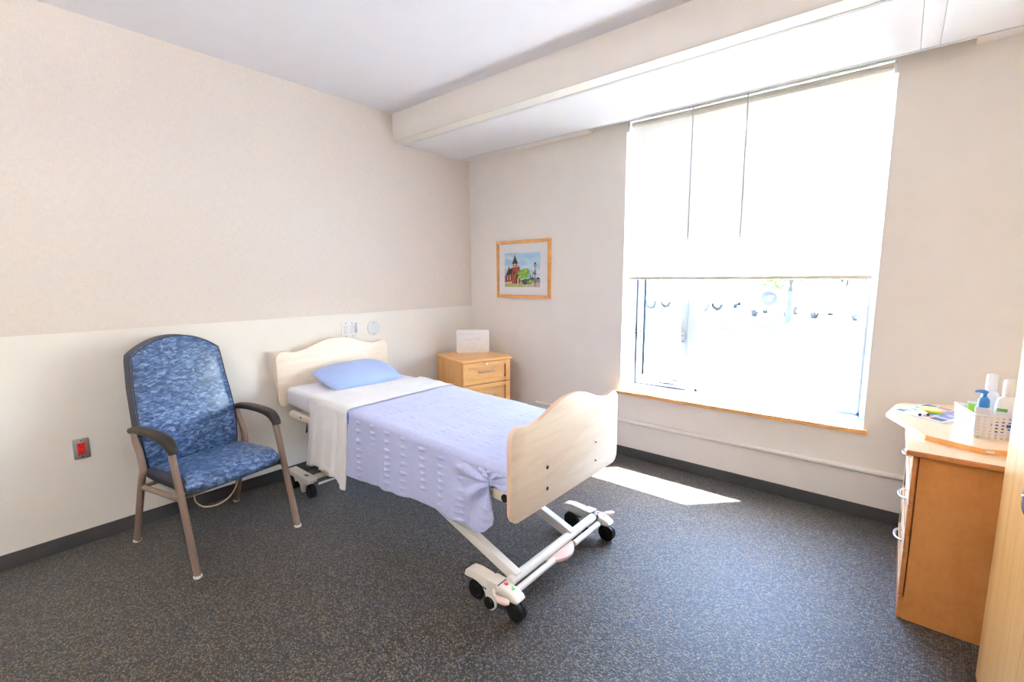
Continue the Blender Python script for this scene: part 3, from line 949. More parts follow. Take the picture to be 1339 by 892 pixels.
# handwriting strokes, units: letter boxes
LET = {
 'W': [[(0, 1), (.25, 0), (.5, .7), (.75, 0), (1, 1)]],
 'e': [[(.05, .35), (.8, .4), (.7, .6), (.4, .65), (.1, .4), (.2, .05), (.6, 0), (.9, .1)]],
 'l': [[(.3, 1), (.3, .1), (.5, 0)]],
 'c': [[(.8, .55), (.4, .62), (.1, .3), (.4, 0), (.85, .08)]],
 'o': [[(.5, .6), (.1, .4), (.2, .02), (.6, .02), (.85, .35), (.5, .6)]],
 'm': [[(0, 0), (.05, .6), (.1, .45), (.35, .6), (.45, 0), (.5, .45), (.75, .6), (.9, 0)]],
 't': [[(.4, 1), (.4, .1), (.7, 0)], [(.05, .65), (.8, .68)]],
 'U': [[(.05, 1), (.1, .15), (.45, 0), (.8, .2), (.9, 1)]],
 'n': [[(.1, 0), (.1, .6), (.15, .45), (.5, .62), (.8, .4), (.85, 0)]],
 'i': [[(.4, .6), (.4, 0)], [(.4, .82), (.44, .86)]],
 'V': [[(0, 1), (.4, 0), (.9, 1)]],
 'a': [[(.8, .6), (.3, .6), (.1, .25), (.4, 0), (.8, .3), (.8, .6), (.85, 0)]],
}
def write(bm, txt, x, z, h, wl, r=0.0011):
    for ch in txt:
        if ch != ' ':
            for st in LET[ch]:
                tube(bm, [(x + a * wl * (1.5 if ch in 'WmU' else 1), -0.0042, z + b * h) for a, b in st], r, 6, smooth=3, ry=0.0005, up=(0, 1, 0))
        x += wl * (1.7 if ch in 'WmU' else (0.7 if ch in 'il' else 1.15))
for txt, xx, zz_, wl, mm in (('Welcome', -0.132, 0.180, 0.0185, 'ink_blue'), ('to', 0.045, 0.180, 0.0185, 'ink_blue'), ('Union', -0.092, 0.126, 0.0155, 'ink'), ('Villa', 0.012, 0.126, 0.0155, 'ink')):
    bm = B(); write(bm, txt, xx, zz_, 0.030, wl)
    link('handwritten_word', bm, mm, wsg)
bm = B()
tube(bm, [(-0.010 + 0.038 * cos(t * 2 * pi / 24), -0.0042, 0.072 + 0.033 * sin(t * 2 * pi / 24)) for t in range(25)], 0.0011, 6, ry=0.0005, up=(0, 1, 0))
for s in (-1, 1):
    tube(bm, [(-0.010 + s * 0.010, -0.0042, 0.078), (-0.010 + s * 0.010, -0.0042, 0.088)], 0.0012, 6, ry=0.0005, up=(0, 1, 0))
tube(bm, [(-0.010 + 0.018 * cos(t), -0.0042, 0.068 + 0.014 * sin(t)) for t in [pi + k * pi / 8 for k in range(9)]], 0.0011, 6, ry=0.0005, up=(0, 1, 0))
link('smiley_drawing', bm, 'ink', wsg)

# ------------------------------------------------------------------ armchair
ch = thing('armchair', 'high-back patient armchair in blue leaf-patterned vinyl with taupe metal frame', 'chair', (0.4975, -2.7295, 0), radians(9.48 - 90))
# local: x = chair's right/left along U, y = forward(V).  root rotated so local +y = V, local +x = -(U)?  handled below
ch.rotation_euler = (0, 0, atan2(0.16472, 0.98634) - pi / 2)
# local +y -> V ; local +x -> V rotated -90deg = (0.165,-0.986) = -U
def CU(u, v, z):            # chair coordinates (u toward the window, v forward) to local
    return (-u, v, z)
for s in (-1, 1):
    bm = B()
    tube(bm, [CU(s * .292, .342, .012), CU(s * .290, .262, .36), CU(s * .289, .190, .655), CU(s * .288, .172, .694)], [0.0155, 0.0165, 0.0165, 0.014], 16, ry=[0.022, 0.024, 0.024, 0.02], up=(0, 1, 0), smooth=6)
    leg = link('leg', bm, 'chair_frame', ch)
    bm = B(); lathe(bm, [(0, 0), (0.019, 0), (0.021, 0.004), (0.021, 0.012), (0, 0.014)], 18, 0, Matrix.Translation(CU(s * .292, .344, 0)))
    link('glide', bm, 'white_plastic', leg)
    bm = B()
    tube(bm, [CU(s * .293, -.342, .012), CU(s * .292, -.262, .24), CU(s * .291, -.195, .415), CU(s * .290, -.165, .485), CU(s * .290, -.180, .56), CU(s * .290, -.222, .645), CU(s * .289, -.238, .694)], [0.0155, 0.0165, 0.017, 0.017, 0.0165, 0.016, 0.013], 16, ry=[0.022, 0.024, 0.026, 0.026, 0.024, 0.022, 0.018], up=(0, 1, 0), smooth=6)
    leg = link('leg', bm, 'chair_frame', ch)
    bm = B(); lathe(bm, [(0, 0), (0.019, 0), (0.021, 0.004), (0.021, 0.012), (0, 0.014)], 18, 0, Matrix.Translation(CU(s * .293, -.344, 0)))
    link('glide', bm, 'white_plastic', leg)
    bm = B()   # armrest: padded cap sweeping down at the front
    tube(bm, [CU(s * .290, -.252, .694), CU(s * .290, -.246, .702), CU(s * .290, -.190, .716), CU(s * .291, -.110, .724), CU(s * .291, -.020, .726), CU(s * .291, .080, .722), CU(s * .290, .155, .706), CU(s * .289, .198, .672), CU(s * .289, .206, .646)],
         [0.018, 0.024, 0.027, 0.030, 0.032, 0.032, 0.031, 0.027, 0.022], 18, ry=[0.014, 0.018, 0.020, 0.020, 0.020, 0.021, 0.023, 0.024, 0.021], smooth=6, power=2.6)
    link('armrest', bm, 'arm_cap', ch)
    bm = B()   # side rail from rear leg to front leg
    tube(bm, [CU(s * .289, -.215, .372), CU(s * .288, -.03, .386), CU(s * .288, .245, .404)], 0.012, 14, ry=0.017, smooth=4)
    link('side_rail', bm, 'chair_frame', ch)
for vv, zz in ((-.17, .388), (.20, .398)):   # cross bars under the seat
    bm = B(); tube(bm, [CU(-.288, vv, zz), CU(.288, vv, zz)], 0.012, 12)
    link('cross_bar', bm, 'chair_frame', ch)

def cushion(bm, outline_fn, nu, thick, mtx_fn, edge=0.22):
    pass
# seat cushion: rounded slab with bowed waterfall front
def seat_pt(u, v, top):
    pass
bm = B()
NU, NV = 26, 22
def seat_edge(u):   # front position as function of lateral coordinate
    return 0.258 + 0.052 * (1 - (u / 0.265) ** 2)
def seat_top(u, t):
    v = -0.205 + (seat_edge(u) + 0.205) * t
    z = 0.487 + 0.026 * t + 0.010 * (1 - (u / 0.265) ** 4) * (1 - (2 * t - 1) ** 4)
    return v, z
rows = []
prof = [(0.0, 'top')]
def ring(t_list):
    pass
# build as lofted sections across u: each section is a closed loop in (v,z)
secs = []
for i in range(NU + 1):
    a = -1 + 2 * i / NU
    u = 0.265 * math.copysign(1 - (1 - abs(a)) ** 1.15, a)
    rim = sqrt(max(0.0, 1 - max(0, (abs(u) - 0.243) / 0.022) ** 2)) if abs(u) > 0.243 else 1.0
    loop = []
    f = seat_edge(u)
    zc_b = 0.412
    zt_b, zt_f = 0.487, 0.510
    for k in range(36):
        ang = 2 * pi * k / 36
        cx = math.copysign(abs(cos(ang)) ** (2 / 7.0), cos(ang))
        sz = math.copysign(abs(sin(ang)) ** (2 / 3.2), sin(ang))
        t = (cx + 1) / 2
        v = -0.205 + (f + 0.205) * t
        zt = zt_b + (zt_f - zt_b) * t + 0.012 * (1 - (2 * t - 1) ** 4) * (1 - (u / 0.265) ** 4) - 0.030 * max(0, (t - 0.8) / 0.2) ** 2
        zb = 0.402 + 0.012 * t
        zm = (zt + zb) / 2
        hh = (zt - zb) / 2 * (0.55 + 0.45 * rim)
        loop.append(CU(u, v, zm + hh * sz))
    secs.append(loop)
vs = [[bm.verts.new(p) for p in lp] for lp in secs]
for i in range(NU):
    for k in range(36):
        bm.faces.new((vs[i][k], vs[i][(k + 1) % 36], vs[i + 1][(k + 1) % 36], vs[i + 1][k]))
bm.faces.new(vs[0]); bm.faces.new(list(reversed(vs[-1])))
bmesh.ops.recalc_face_normals(bm, faces=bm.faces)
for f in bm.faces:       # plain dark vinyl on the side boxing
    f.material_index = 1 if (abs(f.normal.x) > 0.75 and abs(f.calc_center_median().x) > 0.25) else 0
link('seat', bm, ['vinyl', 'vinyl_side'], ch, sharp=50)

# backrest: reclined slab with arched crest
def back_half(z):   # half width by height
    t = (z - 0.44) / (1.11 - 0.44)
    if t < 0: return 0.245
    if t <= 1: return 0.246 + 0.022 * sin(pi * min(t, 1) ** 0.7) - 0.004 * t
    return 0.242
out = []
n_side = 12
right = [(back_half(0.44 + (1.085 - 0.44) * k / n_side), 0.44 + (1.085 - 0.44) * k / n_side) for k in range(n_side + 1)]
crest = []
for k in range(1, 24):
    a = k / 24
    x = 0.240 * cos(pi * a)
    crest.append((x, 1.107 + 0.108 * (max(0.0, 1 - abs(x / 0.247) ** 2.0)) ** 0.92))
out = [(0.228, 0.430)] + right + crest + [(-x, z) for x, z in reversed(right)] + [(-0.228, 0.430)]
def back_v(z):      # front face
    t = (z - 0.43) / 0.785
    return -0.192 - 0.112 * t + 0.020 * sin(pi * min(1, max(0, t * 1.6)))
bm = B()
# front, crowned: concentric rings
def ring_pts(scale, dv):
    zc = 0.80
    return [(x * scale, zc + (z - zc) * scale, back_v(zc + (z - zc) * scale) + dv) for x, z in out]
layers = [(1.0, -0.100, 1), (1.0, -0.055, 1), (1.0, -0.016, 1), (0.985, -0.004, 0), (0.955, 0.004, 0), (0.80, 0.012, 0), (0.5, 0.016, 0), (0.2, 0.017, 0)]
rings = []
for sc, dv, mi in layers:
    rings.append([bm.verts.new(CU(x, v, z)) for x, z, v in ring_pts(sc, dv)])
nO = len(out)
for li in range(len(rings) - 1):
    for k in range(nO):
        f = bm.faces.new((rings[li][k], rings[li][(k + 1) % nO], rings[li + 1][(k + 1) % nO], rings[li + 1][k]))
        f.material_index = layers[li + 1][2] if li < 2 else 0
f = bm.faces.new(rings[-1]); f.material_index = 0
f = bm.faces.new(list(reversed(rings[0]))); f.material_index = 1
bmesh.ops.recalc_face_normals(bm, faces=bm.faces)
bk = link('backrest', bm, ['vinyl', 'vinyl_side'], ch, sharp=40)
bm = B()
loop = ring_pts(0.992, -0.004)
tube(bm, [CU(x, v, z) for x, z, v in loop], 0.004, 8)
link('piping', bm, 'vinyl_side', bk)
# cord looping under the seat
cc = tag(link('cord', (lambda b: tube(b, [(0.74, -2.905, 0.395), (0.745, -2.90, 0.352), (0.752, -2.865, 0.313), (0.745, -2.80, 0.297), (0.722, -2.735, 0.308), (0.695, -2.685, 0.345), (0.665, -2.655, 0.400)], 0.0038, 8, smooth=8))(B()), 'cream_cord'),
         'cream cord sagging in a loop beneath the blue armchair seat', 'cord')

# ------------------------------------------------------------------ hospital bed
YC = -1.675
def bed_z(x):            # top of the mattress
    return 0.757 - 0.0315 * (x - 0.12)
bed = thing('hospital_bed', 'adjustable hospital bed with curved maple end boards and white wheeled base', 'bed', (1.25, -1.70, 0))
def bedpart(name, bm, mat, par=None, sharp=35):
    o = link(name, bm, mat, sharp=sharp)
    if par is None:
        o.parent = bed
        o.matrix_parent_inverse = Matrix.Translation(-Vector(bed.location))
    else:
        o.parent = par
    return o
# board outline: (dy, dz)
half = [(0.0, 0.492), (0.06, 0.488), (0.12, 0.476), (0.18, 0.456), (0.24, 0.434), (0.29, 0.420), (0.335, 0.413), (0.375, 0.416), (0.41, 0.424), (0.438, 0.425), (0.463, 0.415), (0.480, 0.395), (0.488, 0.368), (0.489, 0.30), (0.490, 0.18), (0.490, 0.060), (0.484, 0.032), (0.468, 0.010), (0.442, 0.0)]
hs = [(p.x, p.y) for p in catmull([(a, b, 0) for a, b in half], 3)]
board = hs + [(-a, b) for a, b in reversed(hs[1:] if False else hs)]
# remove the doubled apex
board = [board[0]] + [p for p in hs[1:]] + [(-a, b) for a, b in reversed(hs[1:])]
def end_board(name, xa, xb, yc, zb, ksc, kz):
    bm = B()
    prism(bm, [(yc + a * ksc, zb + b * kz) for a, b in board], 'x', xa, xb, 0.003, 2, edge_mi=1)
    for f in bm.faces:
        f.normal_update()
        f.material_index = 0 if abs(f.normal.x) > 0.9 else 1
    return bedpart(name, bm, ['board_wood', 'board_edge'])
hb = end_board('headboard', 0.075, 0.100, -1.668, 0.597, 0.993, 0.985)
fb = end_board('footboard', 2.355, 2.380, -1.690, 0.473, 1.0, 1.025)
fb['label'] = 'footboard with four bolts'
for yy in (-1.910, -1.452):
    for zz in (0.661, 0.555):
        bm = B(); lathe(bm, [(0, 0.006), (0.006, 0.005), (0.0095, 0.002), (0.010, 0)], 14, 0, Matrix.Translation((2.380, yy, zz)) @ Matrix.Rotation(pi / 2, 4, 'Y'))
        bedpart('bolt', bm, 'blackmetal' if yy < -1.6 else 'chrome', fb)
# side rails of the deck
for s in (-1, 1):
    yr = YC + s * 0.408
    bm = B()
    tube(bm, [(0.165, yr, 0.551), (2.266, yr, 0.549)], 0.024, 16, ry=0.026, power=4)
    rl = bedpart('side_rail', bm, 'bed_metal2')
    bm = B(); lathe(bm, [(0.026, 0), (0.026, 0.010), (0.016, 0.011), (0.016, 0.002), (0, 0.002)], 20, 0, Matrix.Translation((0.166, yr, 0.551)) @ Matrix.Rotation(-pi / 2, 4, 'Y'))
    bedpart('rail_ring', bm, 'white_plastic', rl)
    bm = B(); disc_cyl(bm, (0.33, yr + s * 0.024, 0.555), (0, 1, 0), 0.008, 0.006, 12)
    bedpart('rail_hole', bm, 'black', rl)
# deck panels and end brackets
bm = B()
for a, b in ((0.16, 0.80), (0.82, 1.25), (1.27, 1.66), (1.68, 2.30)):
    box(bm, a, b, YC - 0.415, YC + 0.415, 0.545, 0.553, 0.002, 1)
bedpart('deck_panel', bm, 'bed_metal2')
for s in (-1, 1):
    bm = B(); box(bm, 0.100, 0.20, YC + s * 0.23 - 0.02, YC + s * 0.23 + 0.02, 0.55, 0.67, 0.004)
    bedpart('board_bracket', bm, 'bed_metal')
    bm = B(); box(bm, 2.24, 2.3555, YC + s * 0.23 - 0.02, YC + s * 0.23 + 0.02, 0.53, 0.67, 0.004)
    bedpart('board_bracket', bm, 'bed_metal')
bm = B(); tube(bm, [(2.290, YC - 0.440, 0.556), (2.290, YC + 0.440, 0.556)], 0.0235, 20)
ct_ = bedpart('foot_cross_tube', bm, 'bed_metal')
for s in (-1, 1):
    bm = B(); disc_cyl(bm, (2.290, YC + s * 0.442, 0.556), (0, 1, 0), 0.020, 0.010, 20, 0.002)
    bedpart('end_cap', bm, 'black', ct_)
# little black hook hanging from the rail at the head
bm = B(); tube(bm, [(0.410, YC - 0.425, 0.53), (0.405, YC - 0.427, 0.49), (0.395, YC - 0.427, 0.463), (0.388, YC - 0.427, 0.452)], [0.002, 0.0055, 0.0065, 0.003], 8, smooth=3)
bedpart('hook', bm, 'black')
# base: cross bars, arms, caster housings
BYC = -1.710
bm = B(); tube(bm, [(2.305, BYC - 0.395, 0.143), (2.305, BYC + 0.385, 0.143)], 0.0235, 18)
bedpart('base_bar', bm, 'bed_metal')
bm = B()
tube(bm, [(2.345, BYC - 0.390, 0.116), (2.345, BYC - 0.085, 0.116)], 0.0155, 16)
bedpart('pedal_bar', bm, 'bed_metal')
bm = B()
tube(bm, [(2.345, BYC + 0.105, 0.116), (2.345, BYC + 0.365, 0.116)], 0.0155, 16)
bedpart('pedal_bar', bm, 'bed_metal')
bm = B()
pts = []
for k in range(17):
    t = k / 16
    pts.append((2.330 + 0.062 * sin(pi * t) ** 0.8, BYC - 0.125 + 0.235 * t))
pts += [(2.322, BYC + 0.11), (2.322, BYC - 0.125)]
prism(bm, pts, 'z', 0.108, 0.126, 0.004, 2)
bedpart('brake_pedal', bm, 'pedal')
for s, yy in ((-1, BYC - 0.345), (1, BYC + 0.130)):
    bm = B()
    # hi-low arm, rectangular section rising toward the middle of the deck
    P0, P1 = Vector((2.315, yy, 0.146)), Vector((1.16, yy, 0.545))
    d = (P1 - P0); L = d.length; ang = atan2(d.z, -d.x)
    mt = Matrix.Translation(P0) @ Matrix.Rotation(pi, 4, 'Z') @ Matrix.Rotation(-ang, 4, 'Y')
    box(bm, 0, L, -0.021, 0.021, -0.026, 0.026, 0.004, 2, mtx=mt)
    bedpart('lift_arm', bm, 'bed_metal')
    bm = B()
    P0, P1 = Vector((0.42, yy + 0.05 * s * -1, 0.130)), Vector((1.55, yy + 0.05 * s * -1, 0.545))
    d = (P1 - P0); L = d.length; ang = atan2(d.z, d.x)
    box(bm, 0, L, -0.021, 0.021, -0.026, 0.026, 0.004, 2, mtx=Matrix.Translation(P0) @ Matrix.Rotation(-ang, 4, 'Y'))
    bedpart('lift_arm', bm, 'bed_metal2')
def wheel(bm, c, r=0.049, w=0.046):
    """twin-tread caster wheel with its axle along y"""
    prof = [(0, -w / 2), (r * 0.55, -w / 2), (r * 0.60, -w / 2 + 0.003), (r * 0.86, -w / 2 + 0.002), (r, -w / 2 + 0.007), (r, -0.004), (r * 0.90, -0.002), (r * 0.90, 0.002), (r, 0.004), (r, w / 2 - 0.007), (r * 0.86, w / 2 - 0.002), (r * 0.60, w / 2 - 0.003), (r * 0.55, w / 2), (0, w / 2)]
    lathe(bm, prof, 28, 0, Matrix.Translation(Vector(c)) @ Matrix.Rotation(pi / 2, 4, 'X'))
for s, yh in ((-1, BYC - 0.425), (1, BYC + 0.425)):
    # housing profile in (x,z): back hump over the inner wheel to the rounded control nose
    prof = [(2.062, 0.108), (2.070, 0.136), (2.092, 0.152), (2.14, 0.158), (2.205, 0.154), (2.222, 0.150), (2.275, 0.150), (2.283, 0.148), (2.32, 0.147), (2.365, 0.139), (2.392, 0.127), (2.402, 0.112), (2.395, 0.100), (2.365, 0.097), (2.33, 0.097), (2.305, 0.085), (2.285, 0.060), (2.262, 0.055), (2.240, 0.072), (2.218, 0.052), (2.206, 0.050), (2.197, 0.076), (2.180, 0.098), (2.15, 0.108), (2.12, 0.110), (2.085, 0.106)]
    bm = B(); prism(bm, prof, 'y', yh - 0.031, yh + 0.031, 0.008, 3)
    hg = bedpart('caster_housing', bm, 'bed_plastic', sharp=40)
    bm = B(); box(bm, 2.222, 2.283, yh - 0.035, yh + 0.035, 0.112, 0.154, 0.006, 2)
    bedpart('housing_sleeve', bm, 'bed_plastic', hg)
    bm = B()
    for dx in (2.195, 2.208):
        disc_cyl(bm, (dx, yh - 0.0315, 0.100), (0, 1, 0), 0.0045, 0.004, 10)
    bedpart('screw', bm, 'blackmetal', hg)
    bm = B()
    box(bm, 2.283, 2.288, yh - 0.028, yh + 0.028, 0.1455, 0.1490)
    bedpart('seam', bm, 'blackmetal', hg)
    # printed lock marks: open and closed padlocks
    def padlock(x, closed, mat):
        bm = B()
        z = 0.1473 if x < 2.325 else 0.1420
        tl = Matrix.Translation((x, yh + 0.004, z)) @ Matrix.Rotation(0.18 if x > 2.325 else 0.02, 4, 'Y')
        b = bmesh.new()
        box(b, -0.006, 0.006, -0.008, 0.008, 0.0003, 0.0010)
        arc = [(-0.006 - 0.008 * sin(t * pi / 6), (0 if closed else 0.008) + 0.006 * cos(t * pi / 6), 0.0006) for t in range(7)]
        tube(b, arc, 0.0016, 6, ry=0.0005)
        merge(bm, b, 0, tl)
        return bedpart('lock_mark', bm, mat, hg)
    padlock(2.310, True, 'lockred')
    padlock(2.350, False, 'lockgreen')
    # wheels
    for wx, nm in ((2.372, 'out'), (2.128, 'in')):
        bm = B(); wheel(bm, (wx, yh, 0.049))
        wq = bedpart('wheel', bm, 'black', hg)
        bm = B(); tube(bm, [(wx, yh, 0.049), (wx, yh, 0.112)], 0.012, 12)
        bedpart('stem', bm, 'blackmetal', hg)
    # small guide wheel with white ring
    bm = B(); lathe(bm, [(0, -0.020), (0.026, -0.020), (0.029, -0.016), (0.029, 0.016), (0.026, 0.020), (0, 0.020)], 22, 0, Matrix.Translation((2.232, yh - 0.022 * 1, 0.040)) @ Matrix.Rotation(pi / 2, 4, 'X'))
    bedpart('guide_wheel', bm, 'black', hg)
    bm = B(); lathe(bm, [(0.029, -0.006), (0.0345, -0.006), (0.0345, 0.006), (0.029, 0.006)], 22, 0, Matrix.Translation((2.238, yh - 0.028, 0.040)) @ Matrix.Rotation(pi / 2, 4, 'X'))
    bedpart('guide_ring', bm, 'bed_plastic', hg)
    # side lever with pale pink pad
    ys = yh + s * 0.045
    bm = B()
    tube(bm, [(2.262, yh + s * 0.030, 0.118), (2.290, ys + s * 0.012, 0.118), (2.325, ys + s * 0.020, 0.120)], 0.008, 10, smooth=4)
    lv = bedpart('brake_lever', bm, 'bed_plastic', hg)
    bm = B()
    tube(bm, [(2.315, ys + s * 0.010, 0.122), (2.332, ys + s * 0.026, 0.124), (2.352, ys + s * 0.048, 0.126), (2.362, ys + s * 0.062, 0.127)] if s > 0 else [(2.305, ys + s * 0.016, 0.120), (2.330, ys + s * 0.022, 0.120), (2.360, ys + s * 0.016, 0.119), (2.374, ys + s * 0.008, 0.118)], [0.010, 0.018, 0.018, 0.010], 14, ry=[0.007, 0.010, 0.010, 0.006], smooth=4, power=3)
    bedpart('lever_pad', bm, 'pedal', lv)
    # collar on the base bar
    if s > 0:
        bm = B(); tube(bm, [(2.305, yh - 0.052, 0.143), (2.305, yh - 0.030, 0.143)], 0.0265, 18)
        bedpart('collar', bm, 'blackmetal', hg)
    # head end carriage: flat white plate with arched skirt, two wheels
    yb = BYC + s * 0.425
    bm = B()
    prof = [(0.19, 0.150), (0.50, 0.150), (0.508, 0.140), (0.500, 0.118), (0.455, 0.100), (0.430, 0.060), (0.415, 0.030), (0.395, 0.040), (0.385, 0.075), (0.365, 0.095), (0.340, 0.095), (0.31, 0.085), (0.29, 0.115), (0.22, 0.118), (0.185, 0.128)]
    prism(bm, prof, 'y', yb - 0.036, yb + 0.036, 0.004, 2)
    hp = bedpart('head_carriage', bm, 'bed_plastic', sharp=40)
    bm = B(); box(bm, 0.395, 0.440, yb - 0.012, yb + 0.012, 0.1502, 0.1508)
    bedpart('grey_sticker', bm, 'pgrey', hp)
    for wx in (0.478, 0.228):
        bm = B(); wheel(bm, (wx, yb + 0.0, 0.049))
        bedpart('wheel', bm, 'black', hp)
    bm = B(); tube(bm, [(0.445, yb - s * 0.036, 0.128), (0.445, yb - s * 0.13, 0.130)], 0.020, 14)
    bedpart('carriage_tube', bm, 'bed_metal2', hp)
bm = B(); tube(bm, [(0.445, BYC - 0.30, 0.132), (0.445, BYC + 0.30, 0.132)], 0.027, 16)
bedpart('base_bar', bm, 'bed_metal2')
bm = B(); tube(bm, [(0.50, BYC - 0.38, 0.095), (0.51, BYC, 0.095), (0.50, BYC + 0.38, 0.095)], 0.008, 10)
bedpart('brake_rod', bm, 'bed_metal')

# ------------------------------------------------------------------ mattress
MY0, MY1 = YC - 0.440, YC + 0.440
def rbox_section(y0, y1, z0, z1, r, n=6):
    pts = []
    for (cy_, cz_, a0) in ((y1 - r, z1 - r, 0), (y0 + r, z1 - r, 90), (y0 + r, z0 + r, 180), (y1 - r, z0 + r, 270)):
        for k in range(n + 1):
            a = radians(a0 + 90 * k / n)
            pts.append((cy_ + r * cos(a), cz_ + r * sin(a)))
    return pts
bm = B()
NX = 60
loops = []
for i in range(NX + 1):
    t = i / NX
    x = 0.125 + (2.325 - 0.125) * t
    e = min(t, 1 - t) * 2.2
    rr = 0.03
    k = 1.0 if e > rr else sqrt(max(0.0, 1 - (1 - e / rr) ** 2))
    ins = (1 - k) * 0.03
    zt = bed_z(x) - ins - 0.002
    zb = (0.580 if x > 0.9 else 0.580 + 0.042 * (0.9 - x) / 0.78) + ins
    lp = []
    for (yy, zz) in rbox_section(MY0 + ins, MY1 - ins, zb, zt, 0.032, 6):
        w = 0.0
        if zz < zt - 0.035 and yy < MY0 + 0.02:       # gathered fitted-sheet wrinkles along the side
            w = 0.0045 * noise.noise(Vector((x * 9 + zz * 14, zz * 6, 2.0)))
        lp.append(Vector((x, yy - w, zz + 0.0015 * noise.noise(Vector((x * 5, yy * 5, 0))))))
    loops.append(lp)
n = len(loops[0])
vs = [[bm.verts.new(p) for p in lp] for lp in loops]
for i in range(NX):
    for k in range(n):
        bm.faces.new((vs[i][k], vs[i][(k + 1) % n], vs[i + 1][(k + 1) % n], vs[i + 1][k]))
bm.faces.new(vs[0]); bm.faces.new(list(reversed(vs[-1])))
bmesh.ops.recalc_face_normals(bm, faces=bm.faces)
mt = tag(link('mattress', bm, 'fitted', sharp=50), 'single mattress in a white fitted sheet on the hospital bed', 'mattress')

# ------------------------------------------------------------------ cloth draped over the mattress
def drape_point(x, s, hem_near, hem_far, off, flare=0.012):
    """s in [0,1] across the bed: near hem -> up the near side -> over the top -> down the far side.  returns point, region, t"""
    r = 0.035
    yn, yf = MY0 - 0.004 - off, MY1 + 0.004 + off
    zt = bed_z(x) + 0.002 + off
    Ls = (zt - r) - hem_near; La = r * pi / 2; Lt = (yf - r) - (yn + r); Lf = (zt - r) - hem_far
    tot = Ls + 2 * La + Lt + Lf
    # keep vertex density stable: fractions fixed
    f1, f2, f3, f4 = 0.36, 0.42, 0.80, 0.86
    if s < f1:
        t = s / f1
        z = hem_near + Ls * t
        return Vector((x, yn - flare * (1 - t) ** 1.5, z)), 'near', 1 - t, Vector((0, -1, 0))
    if s < f2:
        a = (s - f1) / (f2 - f1) * pi / 2
        return Vector((x, yn + r - r * cos(a), zt - r + r * sin(a))), 'edge', 0, Vector((0, -cos(a), sin(a)))
    if s < f3:
        t = (s - f2) / (f3 - f2)
        return Vector((x, yn + r + Lt * t, zt)), 'top', t, Vector((0, 0, 1))
    if s < f4:
        a = (s - f3) / (f4 - f3) * pi / 2
        return Vector((x, yf - r + r * sin(a), zt - r + r * cos(a))), 'edge', 1, Vector((0, sin(a), cos(a)))
    t = (s - f4) / (1 - f4)
    return Vector((x, yf + flare * t, zt - r - Lf * t)), 'far', t, Vector((0, 1, 0))

def interp(tab, x):
    if x <= tab[0][0]: return tab[0][1]
    for (a, b), (c, d) in zip(tab[:-1], tab[1:]):
        if x <= c:
            return b + (d - b) * (x - a) / (c - a)
    return tab[-1][1]
HEM = [(0.99, 0.330), (1.06, 0.318), (1.124, 0.314), (1.24, 0.326), (1.35, 0.336), (1.568, 0.356), (1.764, 0.362), (1.884, 0.367), (1.997, 0.360), (2.06, 0.352), (2.104, 0.352), (2.15, 0.375), (2.190, 0.425), (2.195, 0.598), (2.35, 0.604)]
def smooth(a, b, x):
    t = max(0.0, min(1.0, (x - a) / (b - a)))
    return t * t * (3 - 2 * t)
bm = B()
NXB, NSB = 190, 210
xs = []
for i in range(NXB + 1):
    xs.append(1.005 + (2.338 - 1.005) * i / NXB)
def blanket_pt(u, s):
    x = 1.005 + (2.338 - 1.005) * u
    hem = interp(HEM, x)
    p, reg, t, nrm = drape_point(x, s, hem, 0.52, 0.007, 0.014)
    d = 0.0
    # woven pucker rows: columns across the bed, repeated along x
    col = (x - 1.045) / 0.150
    fr = col - math.floor(col) - 0.5
    row = exp(-((fr + 0.05 * noise.noise(Vector((x, (p.y + p.z) * 9, 7.0)))) / 0.125) ** 2)
    cw = p.y if reg == 'top' else p.z
    ph = noise.noise(Vector((math.floor(col) * 7.3, cw * 5.0, 1.0))) * 2.2
    pk = max(0.0, sin(cw * 2 * pi / 0.047 + ph * 2.6 + math.floor(col) * 1.7))
    amp = {'near': 0.0135, 'edge': 0.003, 'top': 0.0050, 'far': 0.006}[reg]
    pk = pk ** 1.6
    jit = 0.6 + 0.8 * noise.noise(Vector((x * 6, cw * 9, 4.0)))
    d += amp * row * pk * max(0.45, jit)
    d += 0.004 * noise.noise(Vector((x * 3.2, p.y * 3, p.z * 4)))
    d += 0.0022 * noise.noise(Vector((x * 11, p.y * 11, p.z * 11)))
    if reg == 'near':
        d += 0.014 * t * sin(x * 2 * pi / 0.47 + 0.6) + 0.006 * t * sin(x * 2 * pi / 0.19)
        # folds gathering toward the pinched corner at the foot
        k = exp(-((x - 2.125) / 0.050) ** 2)
        d += 0.026 * k * t ** 0.8
        k2 = exp(-((x - 2.040) / 0.04) ** 2)
        d -= 0.010 * k2 * t
        # creases radiating from the pinch beside the footboard
        rx, rz = x - 2.197, p.z - 0.612
        rad_ = sqrt(rx * rx + rz * rz)
        th_ = atan2(rz, -rx)
        k3 = smooth(0.015, 0.05, rad_) * (1 - smooth(0.10, 0.30, rad_))
        d += 0.015 * k3 * sin(th_ * 8.0 + 0.6)
    d = max(d, -0.0045)
    q = p + nrm * d
    if reg == 'near' and x > 2.1935:
        q.y += 0.010 * smooth(0.4, 1.0, t)
    if reg == 'near':
        g = smooth(2.00, 2.190, x) if x < 2.1935 else 0.0
        q.x += 0.050 * g * t
    if reg == 'near':
        # narrow gather: lower cloth pulled slightly toward the head away from the footboard
        q.z += 0.004 * noise.noise(Vector((x * 14, 0, 3.0))) * t
    return q
gridsurf(bm, blanket_pt, NXB, NSB)
blk = tag(link('blanket', bm, 'blanket', sharp=80, solid=0.004), 'pale blue puckered cotton blanket draped over the foot half of the bed', 'blanket')
bm = B()   # darker bound edge peeping out beside the folded sheet
